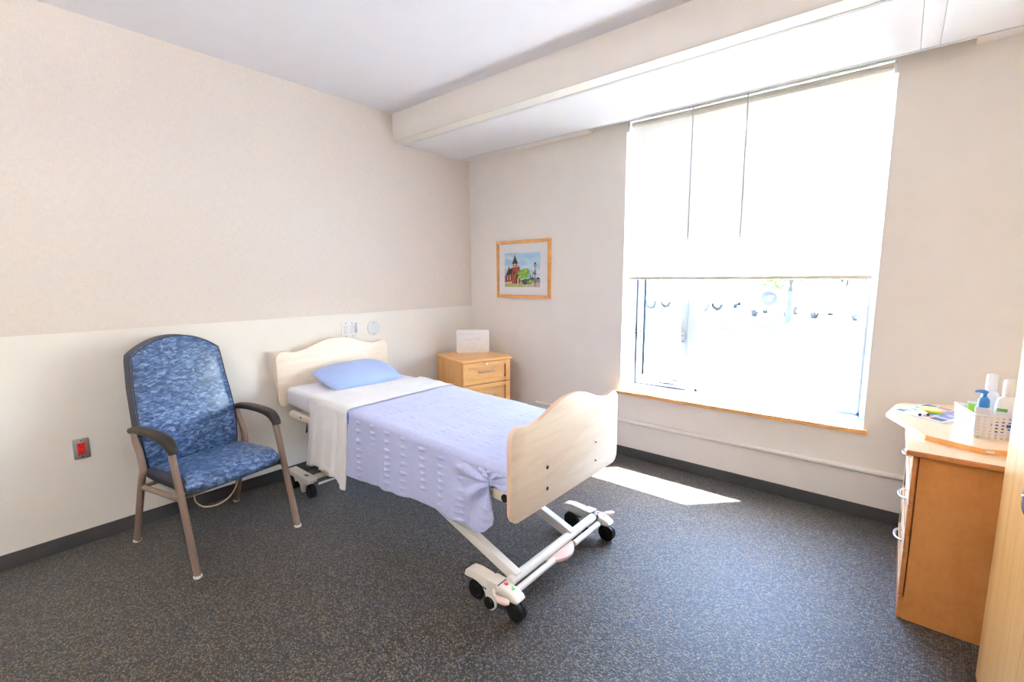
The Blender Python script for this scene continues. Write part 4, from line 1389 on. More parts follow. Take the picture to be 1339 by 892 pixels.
def edge_pt(u, s):
    p, reg, t, nrm = drape_point(0.985 + 0.034 * u, s * 0.385, interp(HEM, 1.0) - 0.010, 0.36, 0.0095, 0.010)
    return p + nrm * (0.002 * sin(s * 40))
gridsurf(bm, edge_pt, 4, 90)
eb = link('binding', bm, 'blanket_edge', sharp=80); eb.parent = blk

# top sheet turned down over the blanket, hanging longer on the near side
SH = [(0.44, 0.232), (0.52, 0.262), (0.60, 0.272), (0.68, 0.275), (0.76, 0.272), (0.83, 0.262), (0.90, 0.238), (0.968, 0.205), (1.02, 0.20)]
bm = B()
def sheet_pt(u, s):
    x = 0.53 + (1.006 - 0.53) * u
    hem = interp(SH, 0.455 + 0.515 * u)
    p, reg, t, nrm = drape_point(x, s, hem, 0.40, 0.0145, 0.020)
    d = 0.0035 * noise.noise(Vector((x * 6, p.y * 4, p.z * 5)))
    if reg == 'near':
        p.x += (-0.075 * (1 - u) - 0.040 * u) * t ** 1.2
        d += (0.013 * sin(x * 2 * pi / 0.118 + 0.8 * sin(t * 3)) * (0.25 + 0.75 * t) + 0.007 * sin(x * 2 * pi / 0.062 + 2)) * smooth(0.0, 0.35, t)
        d += 0.004 * noise.noise(Vector((x * 20, 0, p.z * 7)))
    elif reg == 'edge' or reg == 'top':
        d += 0.0035 * sin(x * 2 * pi / 0.15 + p.y * 2.4) * (0.5 + 0.5 * noise.noise(Vector((x * 3, p.y * 3, 0))))
        if reg == 'top':
            p.x += 0.035 * t * (1 - u) - 0.012 * sin(pi * t) + 0.10 * t * (1 - u)
    else:
        p.x += 0.10 * (1 - u)
    return p + nrm * max(d, -0.006)
gridsurf(bm, sheet_pt, 70, 150)
shd = tag(link('top_sheet', bm, 'sheet', sharp=80, solid=0.003), 'white top sheet turned down over the blanket and hanging beside the bed', 'sheet')
bm = B()   # under layer of the same sheet showing below the blanket hem near the foot
def under_pt(u, s):
    x = 1.62 + 0.46 * u
    hem = interp(HEM, x) - 0.022 * smooth(0.3, 0.8, u) - 0.001
    z = 0.60 + (hem - 0.60) * s
    return Vector((x, MY0 - 0.002 - 0.010 * s ** 1.5 - 0.010 * s * sin(x * 2 * pi / 0.47 + 0.6), z))
gridsurf(bm, under_pt, 50, 12)
uo = link('sheet_underlayer', bm, 'sheet', sharp=80, solid=0.002); uo.parent = shd
# stitched hem line on the hanging flap
bm = B()
for off in (0.030,):
    pts = []
    for i in range(41):
        u = i / 40
        hem = interp(SH, 0.455 + 0.515 * u)
        q = sheet_pt(u, 0.36 * off / (bed_z(0.7) - 0.035 - hem))
        pts.append(q + Vector((0, -0.0025, 0)))
    tube(bm, pts, 0.0016, 6)
ho = link('hem_stitch', bm, 'sheet', sharp=80); ho.parent = shd

# ------------------------------------------------------------------ pillow
bm = B()
PL, PW, PH = 0.315, 0.200, 0.075
def pil(u, v):
    a = -1 + 2 * u; b = -1 + 2 * v
    return a, b
def pillow_side(sgn):
    def fn(u, v):
        a, b = -1 + 2 * u, -1 + 2 * v
        sx = math.copysign(abs(a) ** 0.85, a); sy = math.copysign(abs(b) ** 0.85, b)
        # pillow outline: bellied sides, pinched corners
        L = PL * (1 - 0.05 * sy * sy); Wd = PW * (1 - 0.10 * sx * sx)
        x, y = L * sx, Wd * sy
        h = PH * ((1 - abs(sx) ** 3.0) * (1 - abs(sy) ** 2.6)) ** 0.55
        wr = 0.006 * noise.noise(Vector((x * 10, y * 10, sgn))) * (1 - max(abs(sx), abs(sy)) ** 6)
        edge = 0.006 * sin(y * 90) * max(0, abs(sx) - 0.72) / 0.28 * (1 - abs(sy) ** 4)
        z = sgn * h * (1.0 if sgn > 0 else 0.55) + (wr + edge if h > 0.004 else 0)
        return Vector((x, y, z))
    return fn
gridsurf(bm, pillow_side(1), 60, 44)
gridsurf(bm, pillow_side(-1), 60, 44)
bmesh.ops.remove_doubles(bm, verts=bm.verts, dist=0.0004)
bmesh.ops.recalc_face_normals(bm, faces=bm.faces)
plw = tag(link('pillow', bm, 'pillow', sharp=70), 'pale blue pillow leaning at the head of the bed', 'pillow')
plw.rotation_euler = (radians(10), radians(0), radians(94))
plw.rotation_euler = Matrix.Rotation(radians(93), 4, 'Z').to_euler()
PIL_C = Vector((0.335, -1.625, 0.797))
plw.matrix_world = Matrix.Translation(PIL_C) @ Matrix.Rotation(radians(16), 4, 'Y') @ Matrix.Rotation(radians(92), 4, 'Z')

# ------------------------------------------------------------------ dresser
dr = thing('dresser', 'maple three-drawer dresser under the window wall at the right', 'dresser', (4.0, -0.63, 0))
DX0, DX1, DY0, DY1, DT = 3.720, 4.26, -1.012, -0.235, 0.776
bm = B()
box(bm, DX0 + 0.004, DX1, DY0, DY0 + 0.020, 0.0, DT, 0.001, 1)
box(bm, DX0 + 0.004, DX1, DY1 - 0.020, DY1, 0.0, DT, 0.001, 1)
box(bm, DX1 - 0.015, DX1, DY0 + 0.02, DY1 - 0.02, 0.0, DT)
box(bm, DX0 + 0.02, DX1 - 0.015, DY0 + 0.02, DY1 - 0.02, DT - 0.02, DT)
box(bm, DX0 + 0.02, DX1 - 0.015, DY0 + 0.02, DY1 - 0.02, 0.09, 0.108)
bpart('carcass', bm, 'maple_side', dr)
bm = B(); box(bm, DX0 - 0.016, DX0 + 0.004, DY0 + 0.001, DY1 - 0.001, 0.0, 0.102, 0.0015, 1)
bpart('plinth', bm, 'maple_dark', dr)
bm = B(); box(bm, 3.674, DX1 + 0.005, -1.044, -0.205, DT, 0.802, 0.010, 3)
for f in bm.faces:
    f.normal_update(); f.material_index = 0 if f.normal.z > 0.9 else 1
bpart('top', bm, ['maple_pale', 'maple_dark'], dr)
for (z0, z1) in ((0.552, 0.768), (0.331, 0.546), (0.110, 0.325)):
    bm = B()
    y0, y1 = DY0 + 0.002, DY1 - 0.002
    rail = 0.06; xa, xb = 3.701, 3.720
    box(bm, xa, xb, y0, y0 + rail, z0, z1, 0.002, 1)
    box(bm, xa, xb, y1 - rail, y1, z0, z1, 0.002, 1)
    box(bm, xa, xb, y0 + rail, y1 - rail, z0, z0 + 0.045, 0.002, 1)
    box(bm, xa, xb, y0 + rail, y1 - rail, z1 - 0.045, z1, 0.002, 1)
    box(bm, xa + 0.007, xb, y0 + rail - 0.004, y1 - rail + 0.004, z0 + 0.04, z1 - 0.04)
    for f in bm.faces:
        f.normal_update(); f.material_index = 0 if f.normal.x < -0.7 else 1  # window light painted in: pale lit fronts, shaded tone on other faces
    d = bpart('drawer', bm, ['maple_pale', 'maple_dark'], dr)
    bm = B(); bow_handle(bm, (3.708, (DY0 + DY1) / 2, (z0 + z1) / 2 + 0.012), 0.13, (0, 1, 0), (-1, 0, 0), r=0.006, depth=0.030)
    h = link('handle', bm, 'chrome'); h.parent = d

# octagonal tray-top lying on the dresser
bt = thing('octagonal_board', 'loose eight-sided maple tabletop lying on the dresser', 'tabletop', (3.92, -0.50, 0.802))
oct_ = [(3.594, -0.490), (3.741, -0.835), (3.919, -0.913), (4.098, -0.845), (4.250, -0.640), (4.255, -0.360), (4.130, -0.085), (3.900, -0.050), (3.655, -0.195), (3.632, -0.245)]
bm = B(); prism(bm, oct_, 'z', 0.8025, 0.8265, 0.0015, 1)
for f in bm.faces:
    f.normal_update(); f.material_index = 0 if f.normal.z > 0.9 else 1
bpart('board', bm, ['maple_pale', 'maple_h'], bt)
e0, e1 = Vector((3.919, -0.913, 0)), Vector((4.098, -0.845, 0)); ed = (e1 - e0).normalized(); en = Vector((ed.y, -ed.x, 0))
bm = B()
b = bmesh.new(); box(b, 0.012, 0.042, -0.0008, 0.0012, 0.809, 0.820)
merge(bm, b, 0, Matrix.Translation(e0) @ Matrix.Rotation(atan2(ed.y, ed.x), 4, 'Z'))
bpart('paper_label', bm, 'paper', bt)
TZ = 0.8265

# printed puzzle booklet
def quad_sheet(bm, pts, z0, z1, mi=0):
    prism(bm, pts, 'z', z0, z1, 0, mi=mi)
bk_p = [(3.613, -0.415), (3.813, -0.560), (3.905, -0.395), (3.905, -0.190), (3.773, -0.130)]
bkq = thing('booklet', 'open printed booklet with grey and teal patches lying on the octagonal board', 'booklet', (3.77, -0.36, TZ))
A_, B_, D_ = Vector((3.612, -0.418, 0)), Vector((3.812, -0.568, 0)), Vector((3.770, -0.135, 0))
def bq(s, t):
    return A_ + (B_ - A_) * s + (D_ - A_) * t
def bq_patch(bm, s0, s1, t0, t1, z, mi):
    f = bm.faces.new([bm.verts.new(Vector((p.x, p.y, z))) for p in (bq(s0, t0), bq(s1, t0), bq(s1, t1), bq(s0, t1))])
    f.material_index = mi
    f.normal_update()
    if f.normal.z < 0: f.normal_flip()
bm = B()
pp = [bq(0, 0), bq(1, 0), bq(1, 1), bq(0, 1)]
prism(bm, [(p.x, p.y) for p in pp], 'z', TZ + 0.0004, TZ + 0.0045, 0)
pages = bpart('pages', bm, 'paper', bkq)
bm = B()
rr = random.Random(12)
zz = TZ + 0.0049
cells = [(0.04, .20, .06, .20, 0), (.10, .30, .22, .40, 2), (.05, .22, .44, .62, 1), (.30, .52, .05, .22, 3), (.32, .62, .30, .52, 1), (.05, .25, .70, .94, 0), (.30, .50, .60, .78, 3), (.55, .75, .58, .80, 2), (.70, .94, .06, .24, 0), (.66, .92, .30, .48, 2), (.78, .95, .55, .74, 1), (.60, .95, .82, .95, 0), (.30, .55, .84, .95, 4), (.55, .66, .10, .26, 4)]
for i, (a, b_, c, d, m_) in enumerate(cells):
    bq_patch(bm, a, b_, c, d, zz + 0.00005 * i, m_)
for i in range(9):
    t = .08 + i * .1
    bq_patch(bm, .52, .54 + .1 * rr.random(), t, t + .012, zz + 0.001, 4)
pr = bpart('printed_panels', bm, ['pgrey', 'pteal', 'plilac', 'pale_yellow', 'porange'], bkq)
# sticky-note pad
stk = thing('sticky_note_pad', 'bright yellow sticky note pad lying on the open booklet', 'note pad', (3.772, -0.32, TZ + 0.006))
SN = Matrix.Translation((3.772, -0.335, TZ + 0.0062)) @ Matrix.Rotation(radians(15), 4, 'Z')
bm = B(); box(bm, -0.034, 0.034, -0.046, 0.040, 0.0, 0.011, 0.001, 1, mtx=SN)
bpart('pad', bm, 'yellow', stk)
bm = B(); box(bm, -0.036, 0.036, -0.044, 0.058, 0.0111, 0.0121, 0, mtx=SN)
bpart('top_note', bm, 'pale_yellow', stk)
# two markers
def marker(label, a, b, cap):
    a, b = Vector(a), Vector(b)
    t = thing('marker_pen', label, 'marker', (a + b) / 2, group='white marker pens on the booklet')
    d = (b - a).normalized(); L = (b - a).length
    q = Vector((0, 0, 1)).rotation_difference(d).to_matrix().to_4x4()
    bm = B(); lathe(bm, [(0, 0), (0.006, 0), (0.0078, 0.004), (0.0078, L * 0.68), (0.0070, L * 0.70), (0, L * 0.70)], 14, 0, Matrix.Translation(a) @ q)
    br = bpart('barrel', bm, 'paper', t)
    bm = B(); lathe(bm, [(0.0079, L * 0.15), (0.0080, L * 0.15), (0.0080, L * 0.40), (0.0079, L * 0.40)], 14, 0, Matrix.Translation(a) @ q)
    x = link('printed_band', bm, 'plilac'); x.parent = br
    bm = B(); lathe(bm, [(0, L * 0.69), (0.0083, L * 0.69), (0.0086, L * 0.72), (0.0080, L * 0.97), (0.006, L), (0, L)], 14, 0, Matrix.Translation(a) @ q)
    bpart('cap', bm, 'paper', t)
    bm = B(); disc_cyl(bm, b + d * 0.001, d, 0.0068, 0.004, 14, 0.001)
    bpart('cap_end', bm, cap, t)
marker('white marker with a navy tip lying at the near edge of the booklet', (3.686, -0.372, TZ + 0.0138), (3.728, -0.492, TZ + 0.0138), 'navy')
marker('white marker with a maroon tip lying next to the yellow note pad', (3.704, -0.318, TZ + 0.0138), (3.760, -0.466, TZ + 0.0138), 'maroon')

# ------------------------------------------------------------------ plastic basket with toiletries
bs = thing('plastic_basket', 'white perforated plastic basket of toiletries on the octagonal board', 'basket', (3.99, -0.62, TZ))
bf = Vector((3.909, -0.742, 0)); bdir = Vector((0.985, 0.172, 0)); sdir = Vector((-0.235, 0.972, 0))
BL_, BS_ = 0.27, 0.215
zb, zt = TZ + 0.001, TZ + 0.106
def lattice(bm, p00, p10, p11, p01, nu, nv, hole=0.56, skip=None, thick=0.0025):
    """panel with real holes"""
    P = [Vector(p) for p in (p00, p10, p11, p01)]
    def at(u, v):
        return (P[0] * (1 - u) + P[1] * u) * (1 - v) + (P[3] * (1 - u) + P[2] * u) * v
    nrm = (P[1] - P[0]).cross(P[3] - P[0]).normalized() * thick
    for i in range(nu):
        for j in range(nv):
            u0, u1, v0, v1 = i / nu, (i + 1) / nu, j / nv, (j + 1) / nv
            if skip and skip(i, j): 
                continue
            mu, mv = (u0 + u1) / 2, (v0 + v1) / 2
            du, dv = (u1 - u0) / 2 * hole, (v1 - v0) / 2 * hole
            O = [at(u0, v0), at(u1, v0), at(u1, v1), at(u0, v1)]
            I = [at(mu - du, mv - dv), at(mu + du, mv - dv), at(mu + du, mv + dv), at(mu - du, mv + dv)]
            for off in (0, 1):
                o = nrm * off
                ov = [bm.verts.new(p + o) for p in O]; iv = [bm.verts.new(p + o) for p in I]
                for k in range(4):
                    bm.faces.new((ov[k], ov[(k + 1) % 4], iv[(k + 1) % 4], iv[k]))
            a_ = [bm.verts.new(p) for p in I]; c_ = [bm.verts.new(p + nrm) for p in I]
            for k in range(4):
                bm.faces.new((a_[k], a_[(k + 1) % 4], c_[(k + 1) % 4], c_[k]))
fl = 0.006  # outward flare at the rim
c0 = bf; c1 = bf + bdir * BL_; c2 = c1 + sdir * BS_; c3 = bf + sdir * BS_
def up(p, dx, dy, z): return Vector((p.x, p.y, z)) + bdir * dx + sdir * dy
bot = [up(c0, 0, 0, zb), up(c1, 0, 0, zb), up(c2, 0, 0, zb), up(c3, 0, 0, zb)]
top = [up(c0, -fl, -fl, zt), up(c1, fl, -fl, zt), up(c2, fl, fl, zt), up(c3, -fl, fl, zt)]
bm = B()
slot = lambda i, j: (j == 4 and 5 <= i <= 9)
lattice(bm, bot[0], bot[1], top[1], top[0], 14, 7, 0.5, slot)
lattice(bm, bot[1], bot[2], top[2], top[1], 11, 7, 0.5)
lattice(bm, bot[2], bot[3], top[3], top[2], 14, 7, 0.5, slot)
lattice(bm, bot[3], bot[0], top[0], top[3], 11, 7, 0.45)
bmesh.ops.recalc_face_normals(bm, faces=bm.faces)
bpart('perforated_wall', bm, 'basket', bs)
bm = B()
tube(bm, top + [top[0]], 0.0045, 8)
bpart('rim', bm, 'basket', bs)
bm = B(); prism(bm, [(p.x, p.y) for p in bot], 'z', zb - 0.0005, zb + 0.003)
bpart('bottom', bm, 'basket', bs)
FZ = zb + 0.0035
def inb(a, b_):       # point inside the basket, fractions along front (a) and depth (b)
    p = bf + bdir * (BL_ * a) + sdir * (BS_ * b_)
    return Vector((p.x, p.y, FZ))
def flat_bottle(name, label, loc, rz, w, d, h, body_h, cap_w, cap_mat, body_mat, labels=()):
    t = thing(name, label, 'bottle', loc, rz, group='toiletry bottles in the basket')
    bm = B()
    rings = []
    prof = [(0.90, 0), (1.0, 0.006), (1.0, body_h * 0.62), (0.97, body_h * 0.80), (0.82, body_h * 0.93), (0.55, body_h * 0.985), (0.36, body_h), (0.34, body_h + 0.008)]
    for k, z in prof:
        ring = []
        for i in range(28):
            a = 2 * pi * i / 28
            c_, s_ = cos(a), sin(a)
            x = w / 2 * k * math.copysign(abs(c_) ** 0.75, c_)
            kd = k if k > 0.6 else max(k, 0.5)
            y = d / 2 * kd * math.copysign(abs(s_) ** 0.75, s_)
            ring.append(bm.verts.new((x, y, z)))
        rings.append(ring)
    for r0, r1 in zip(rings[:-1], rings[1:]):
        for i in range(28):
            bm.faces.new((r0[i], r0[(i + 1) % 28], r1[(i + 1) % 28], r1[i]))
    bm.faces.new(list(reversed(rings[0]))); bm.faces.new(rings[-1])
    body = link('body', bm, body_mat, t, sharp=50)
    z0 = body_h + 0.004
    bm = B()
    cw = cap_w / 2
    lathe(bm, [(0, z0), (cw, z0), (cw, z0 + 0.004), (cw * 0.98, h - 0.010), (cw * 0.90, h - 0.004), (cw * 0.5, h), (0, h)], 24)
    link('cap', bm, cap_mat, t)
    for (nm, mat, x0, x1, zz0, zz1) in labels:
        bm = B(); box(bm, x0, x1, -d / 2 - 0.0012, -d / 2 + 0.004, zz0, zz1, 0.0005, 1)
        link(nm, bm, mat, body)
    return t
VIEW = radians(-8)
b1 = flat_bottle('toiletry_bottle', 'tall white bottle with the highest cap at the back of the basket', inb(0.34, 0.74), VIEW, 0.066, 0.045, 0.268, 0.190, 0.040, 'bottle', 'bottle')
TXT = [('green_label', 'green_label', -0.030, 0.004, 0.112, 0.126)]
for i, (xa, xb, zz0) in enumerate(((-0.024, 0.024, 0.078), (-0.024, 0.008, 0.066), (-0.024, 0.014, 0.055), (-0.024, 0.020, 0.045))):
    TXT.append(('label_text', 'teal_ink', xa, xb, zz0, zz0 + (0.006 if i == 0 else 0.003)))
b2 = flat_bottle('toiletry_bottle', 'wide white bottle with green label and flip cap beside the wardrobe', inb(0.46, 0.40), VIEW, 0.078, 0.046, 0.258, 0.180, 0.042, 'bottle', 'bottle', TXT)
# pump bottle
pb = thing('pump_bottle', 'white square pump bottle with a blue pump head in the basket', 'bottle', inb(0.145, 0.30), VIEW, group='toiletry bottles in the basket')
bm = B(); box(bm, -0.026, 0.026, -0.020, 0.020, 0.0, 0.128, 0.008, 3)
link('body', bm, plain('pearl_bottle', (0.74, 0.74, 0.78, 1), 0.35, var=0.02), pb)
bm = B(); lathe(bm, [(0, 0.127), (0.0215, 0.127), (0.0215, 0.134), (0.0195, 0.160), (0.014, 0.170), (0.008, 0.174), (0.008, 0.186), (0, 0.186)], 22)
ph = link('pump_collar', bm, 'blue_plastic', pb)
bm = B(); tube(bm, [(0.008, 0, 0.190), (-0.004, 0, 0.196), (-0.022, 0, 0.197), (-0.031, 0, 0.191)], [0.011, 0.010, 0.006, 0.004], 10, smooth=4)
link('pump_head', bm, 'blue_plastic', pb)
# green-white tube behind it
gt = thing('toiletry_tube', 'short white and lime green tube behind the blue-topped pump bottle', 'tube', inb(0.12, 0.60), VIEW, group='toiletry bottles in the basket')
bm = B()
rings = []
for (z, w_, d_) in ((0, .015, .015), (.022, .015, .015), (.024, .022, .018), (.08, .023, .014), (.125, .0235, .006), (.134, .0235, .002)):
    rings.append([bm.verts.new((w_ * cos(2 * pi * i / 20), d_ * sin(2 * pi * i / 20), z)) for i in range(20)])
for r0, r1 in zip(rings[:-1], rings[1:]):
    for i in range(20):
        bm.faces.new((r0[i], r0[(i + 1) % 20], r1[(i + 1) % 20], r1[i]))
bm.faces.new(list(reversed(rings[0]))); bm.faces.new(rings[-1])
for f in bm.faces:
    c = f.calc_center_median(); f.material_index = 1 if (0.03 < c.z < 0.118 and c.x < 0.012) else 0
link('tube_body', bm, ['bottle', 'lime'], gt, sharp=50)
# toothpaste box lying along the front of the basket
tb = thing('toiletry_carton', 'blue, pink and white carton leaning inside the front of the basket', 'box', inb(0.62, 0.14), atan2(bdir.y, bdir.x))
bm = B(); mt_ = Matrix.Rotation(radians(-14), 4, 'Y')
box(bm, -0.085, 0.085, -0.018, 0.018, 0.042, 0.084, 0.001, 1, mtx=mt_)
link('carton', bm, 'paper', tb)
bm = B()
box(bm, -0.0852, 0.00, -0.0186, 0.0186, 0.046, 0.0846, 0, mtx=mt_)
link('blue_panel', bm, 'blue_print', tb)
bm = B(); box(bm, 0.000, 0.030, -0.0187, 0.0187, 0.052, 0.0847, 0, mtx=mt_)
link('pink_panel', bm, 'pink', tb)

# ------------------------------------------------------------------ wardrobe in the right foreground
wd = thing('wardrobe', 'tall light maple wardrobe at the right edge beside the dresser', 'wardrobe', (4.25, -1.78, 0))
WX, WY0, WY1, WZ = 3.945, -2.36, -1.222, 2.12
bm = B()
box(bm, WX + 0.021, 4.545, WY1 - 0.020, WY1, 0.0, WZ, 0.001, 1)
box(bm, WX + 0.021, 4.545, WY0, WY0 + 0.020, 0.0, WZ, 0.001, 1)
box(bm, 4.530, 4.545, WY0 + 0.02, WY1 - 0.02, 0.0, WZ)
box(bm, WX + 0.022, 4.530, WY0 + 0.02, WY1 - 0.02, WZ - 0.02, WZ)
box(bm, WX + 0.022, 4.530, WY0 + 0.02, WY1 - 0.02, 0.07, 0.09)
box(bm, WX + 0.06, WX + 0.08, WY0 + 0.02, WY1 - 0.02, 0.0, 0.07)
bpart('carcass', bm, 'maple_ward', wd)
bm = B(); box(bm, WX + 0.002, WX + 0.022, WY1 - 0.022, WY1 + 0.000, 0.0, WZ, 0.003, 2)
bpart('edge_strip', bm, 'maple_ward', wd)
ym = (WY0 + WY1) / 2
for (y0, y1, hy_) in ((ym + 0.002, WY1 - 0.024, ym + 0.05), (WY0 + 0.002, ym - 0.002, ym - 0.05)):
    bm = B(); box(bm, WX, WX + 0.020, y0, y1, 0.012, WZ - 0.004, 0.002, 1)
    d = bpart('door', bm, 'maple_ward', wd)
    bm = B(); bow_handle(bm, (WX + 0.001, hy_, 0.93), 0.14, (0, 0, 1), (-1, 0, 0), r=0.006, depth=0.030)
    h = link('handle', bm, 'chrome'); h.parent = d

# ------------------------------------------------------------------ added fill light, out of view behind the viewer
cl = thing('added_fill_light', 'added up-and-down fill light hung unseen behind the viewer', 'fill light', (2.3, -4.25, CEIL))
bm = B(); box(bm, -0.60, 0.60, -0.16, 0.16, -0.52, -0.46, 0.006)
link('housing', bm, 'white_metal', cl)
for xx in (-0.5, 0.5):
    bm = B(); tube(bm, [(xx, 0, -0.46), (xx, 0, -0.002)], 0.004, 8)
    link('suspension_rod', bm, 'chrome', cl)
def lit(name, col, st):
    k = NT(name); e = k.n('ShaderNodeEmission'); e.inputs[0].default_value = col; e.inputs[1].default_value = st
    k.l(e.outputs[0], k.out.inputs['Surface']); return k.m
bm = B(); box(bm, -0.56, 0.56, -0.13, 0.13, -0.461, -0.455, 0.001)
link('upper_diffuser', bm, lit('lit_upper_diffuser', (1.0, 0.91, 0.81, 1), 54.0), cl)
bm = B(); box(bm, -0.56, 0.56, -0.13, 0.13, -0.526, -0.519, 0.001)
link('lower_diffuser', bm, lit('lit_lower_diffuser', (1.0, 0.93, 0.86, 1), 12.0), cl)

# ------------------------------------------------------------------ outdoors
GZ = -0.35
M['lot'] = plain('pale_concrete', (0.50, 0.49, 0.47, 1), 0.9, var=0.08, vs=1.5)
M['lawn'] = plain('sunny_lawn', (0.12, 0.16, 0.06, 1), 0.95, var=0.25, vs=4)
M['walk'] = plain('white_pavers', (0.72, 0.71, 0.69, 1), 0.9, var=0.05)
bm = B(); box(bm, -60, 60, YOUT, 8.0, GZ - 0.2, GZ)
struct('ground', bm, 'walk', label='pale paved strip outside the window', cat='ground')
bm = B(); box(bm, -60, 60, 8.0, 19.2, GZ - 0.2, GZ + 0.01)
struct('lawn', bm, 'lawn', label='sunlit lawn outside the window', cat='lawn')
M['lawn_shade'] = plain('painted_lawn_shade', (0.017, 0.017, 0.018, 1), 0.95, var=0.3, vs=9)  # tree shade on the lawn, painted as a dark strip
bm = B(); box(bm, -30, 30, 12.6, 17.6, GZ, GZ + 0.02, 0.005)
struct('ground_shade', bm, 'lawn_shade', label='dark strip painting the tree shade across the lawn', cat='painted shade')
bm = B(); box(bm, -60, 60, 19.35, 90, GZ - 0.2, GZ - 0.02)
struct('road', bm, 'lot', label='parking lot beyond the lawn', cat='parking lot')
bm = B(); box(bm, -60, 60, 19.2, 19.35, GZ - 0.2, GZ + 0.09, 0.02)
struct('kerb', bm, 'walk', label='pale kerb between lawn and parking lot', cat='kerb')
M['carwhite'] = plain('white_car_paint', (0.80, 0.80, 0.80, 1), 0.2, var=0.01, coat=0.6)
M['carglass'] = plain('car_glass', (0.10, 0.12, 0.15, 1), 0.08)
M['tyre'] = plain('tyre_rubber', (0.045, 0.05, 0.058, 1), 0.8)
M['tail'] = plain('red_tail_lamp', (0.75, 0.04, 0.04, 1), 0.3)
M['bumper'] = plain('grey_bumper', (0.12, 0.13, 0.15, 1), 0.5)
M['headlamp'] = plain('headlamp_lens', (0.6, 0.62, 0.66, 1), 0.15)
def car_wheel(root, x, y, r=0.33, w=0.22):
    bm = B(); lathe(bm, [(r * 0.62, -w / 2), (r * 0.9, -w / 2), (r, -w / 2 + 0.03), (r, w / 2 - 0.03), (r * 0.9, w / 2), (r * 0.62, w / 2)], 26, 0, Matrix.Translation((x, y, r)) @ Matrix.Rotation(pi / 2, 4, 'Y'))
    t = link('wheel', bm, 'tyre', root)
    bm = B(); lathe(bm, [(0, -w / 2 + 0.02), (r * 0.3, -w / 2 + 0.01), (r * 0.62, -w / 2 + 0.04), (r * 0.62, w / 2 - 0.04), (r * 0.3, w / 2 - 0.01), (0, w / 2 - 0.02)], 20, 0, Matrix.Translation((x, y, r)) @ Matrix.Rotation(pi / 2, 4, 'Y'))
    link('hub', bm, 'chrome', t)
# vehicles: local x across, local y along (front = +y)
def vehicle(name, label, cat, loc, rz, W, prof_body, prof_cab, wheels_y, r=0.33):
    t = thing(name, label, cat, loc, rz, group='white vehicles parked beyond the lawn')
    bm = B(); prism(bm, prof_body, 'x', -W / 2, W / 2, 0.06, 3)
    link('body', bm, 'carwhite', t, sharp=40)
    bm = B()
    n = len(prof_cab)
    lo = [bm.verts.new((-W / 2 + 0.06 + (0.12 if z > 1.2 else 0), y, z)) for y, z in prof_cab]
    hi = [bm.verts.new((W / 2 - 0.06 - (0.12 if z > 1.2 else 0), y, z)) for y, z in prof_cab]
    bm.faces.new(lo); bm.faces.new(hi)
    for i in range(n):
        bm.faces.new((lo[i], lo[(i + 1) % n], hi[(i + 1) % n], hi[i]))
    bmesh.ops.recalc_face_normals(bm, faces=bm.faces)
    cab = link('cabin', bm, 'carwhite', t)
    # side and end glass
    zs = [z for y, z in prof_cab]; z0_, z1_ = min(zs), max(zs)
    base = [y for y, z in prof_cab if z < z0_ + 0.05]; topy = [y for y, z in prof_cab if z > z1_ - 0.12]
    for s in (-1, 1):
        bm = B()
        a, b_ = min(base) + 0.12, max(base) - 0.12; c, d = min(topy) + 0.06, max(topy) - 0.06
        pts = [(s * (W / 2 - 0.055 - 0.0), a, z0_ + 0.08), (s * (W / 2 - 0.055), b_, z0_ + 0.08), (s * (W / 2 - 0.165), d, z1_ - 0.10), (s * (W / 2 - 0.165), c, z1_ - 0.10)]
        f0 = [bm.verts.new(p) for p in pts]; f1 = [bm.verts.new((p[0] - s * 0.03, p[1], p[2])) for p in pts]
        bm.faces.new(f0); bm.faces.new(f1)
        for i in range(4): bm.faces.new((f0[i], f0[(i + 1) % 4], f1[(i + 1) % 4], f1[i]))
        bmesh.ops.recalc_face_normals(bm, faces=bm.faces)
        link('side_window', bm, 'carglass', cab)
    for y_b, y_t, s in ((min(base), min(topy), -1), (max(base), max(topy), 1)):
        bm = B()
        pts = [(-W / 2 + 0.20, y_b + s * 0.012, z0_ + 0.10), (W / 2 - 0.20, y_b + s * 0.012, z0_ + 0.10), (W / 2 - 0.28, y_t + s * 0.03, z1_ - 0.14), (-W / 2 + 0.28, y_t + s * 0.03, z1_ - 0.14)]
        f0 = [bm.verts.new(p) for p in pts]; f1 = [bm.verts.new((p[0], p[1] - s * 0.03, p[2])) for p in pts]
        bm.faces.new(f0); bm.faces.new(f1)
        for i in range(4): bm.faces.new((f0[i], f0[(i + 1) % 4], f1[(i + 1) % 4], f1[i]))
        bmesh.ops.recalc_face_normals(bm, faces=bm.faces)
        link('end_window', bm, 'carglass', cab)
    for wy in wheels_y:
        for s in (-1, 1):
            car_wheel(t, s * (W / 2 - 0.10), wy, r)
    return t
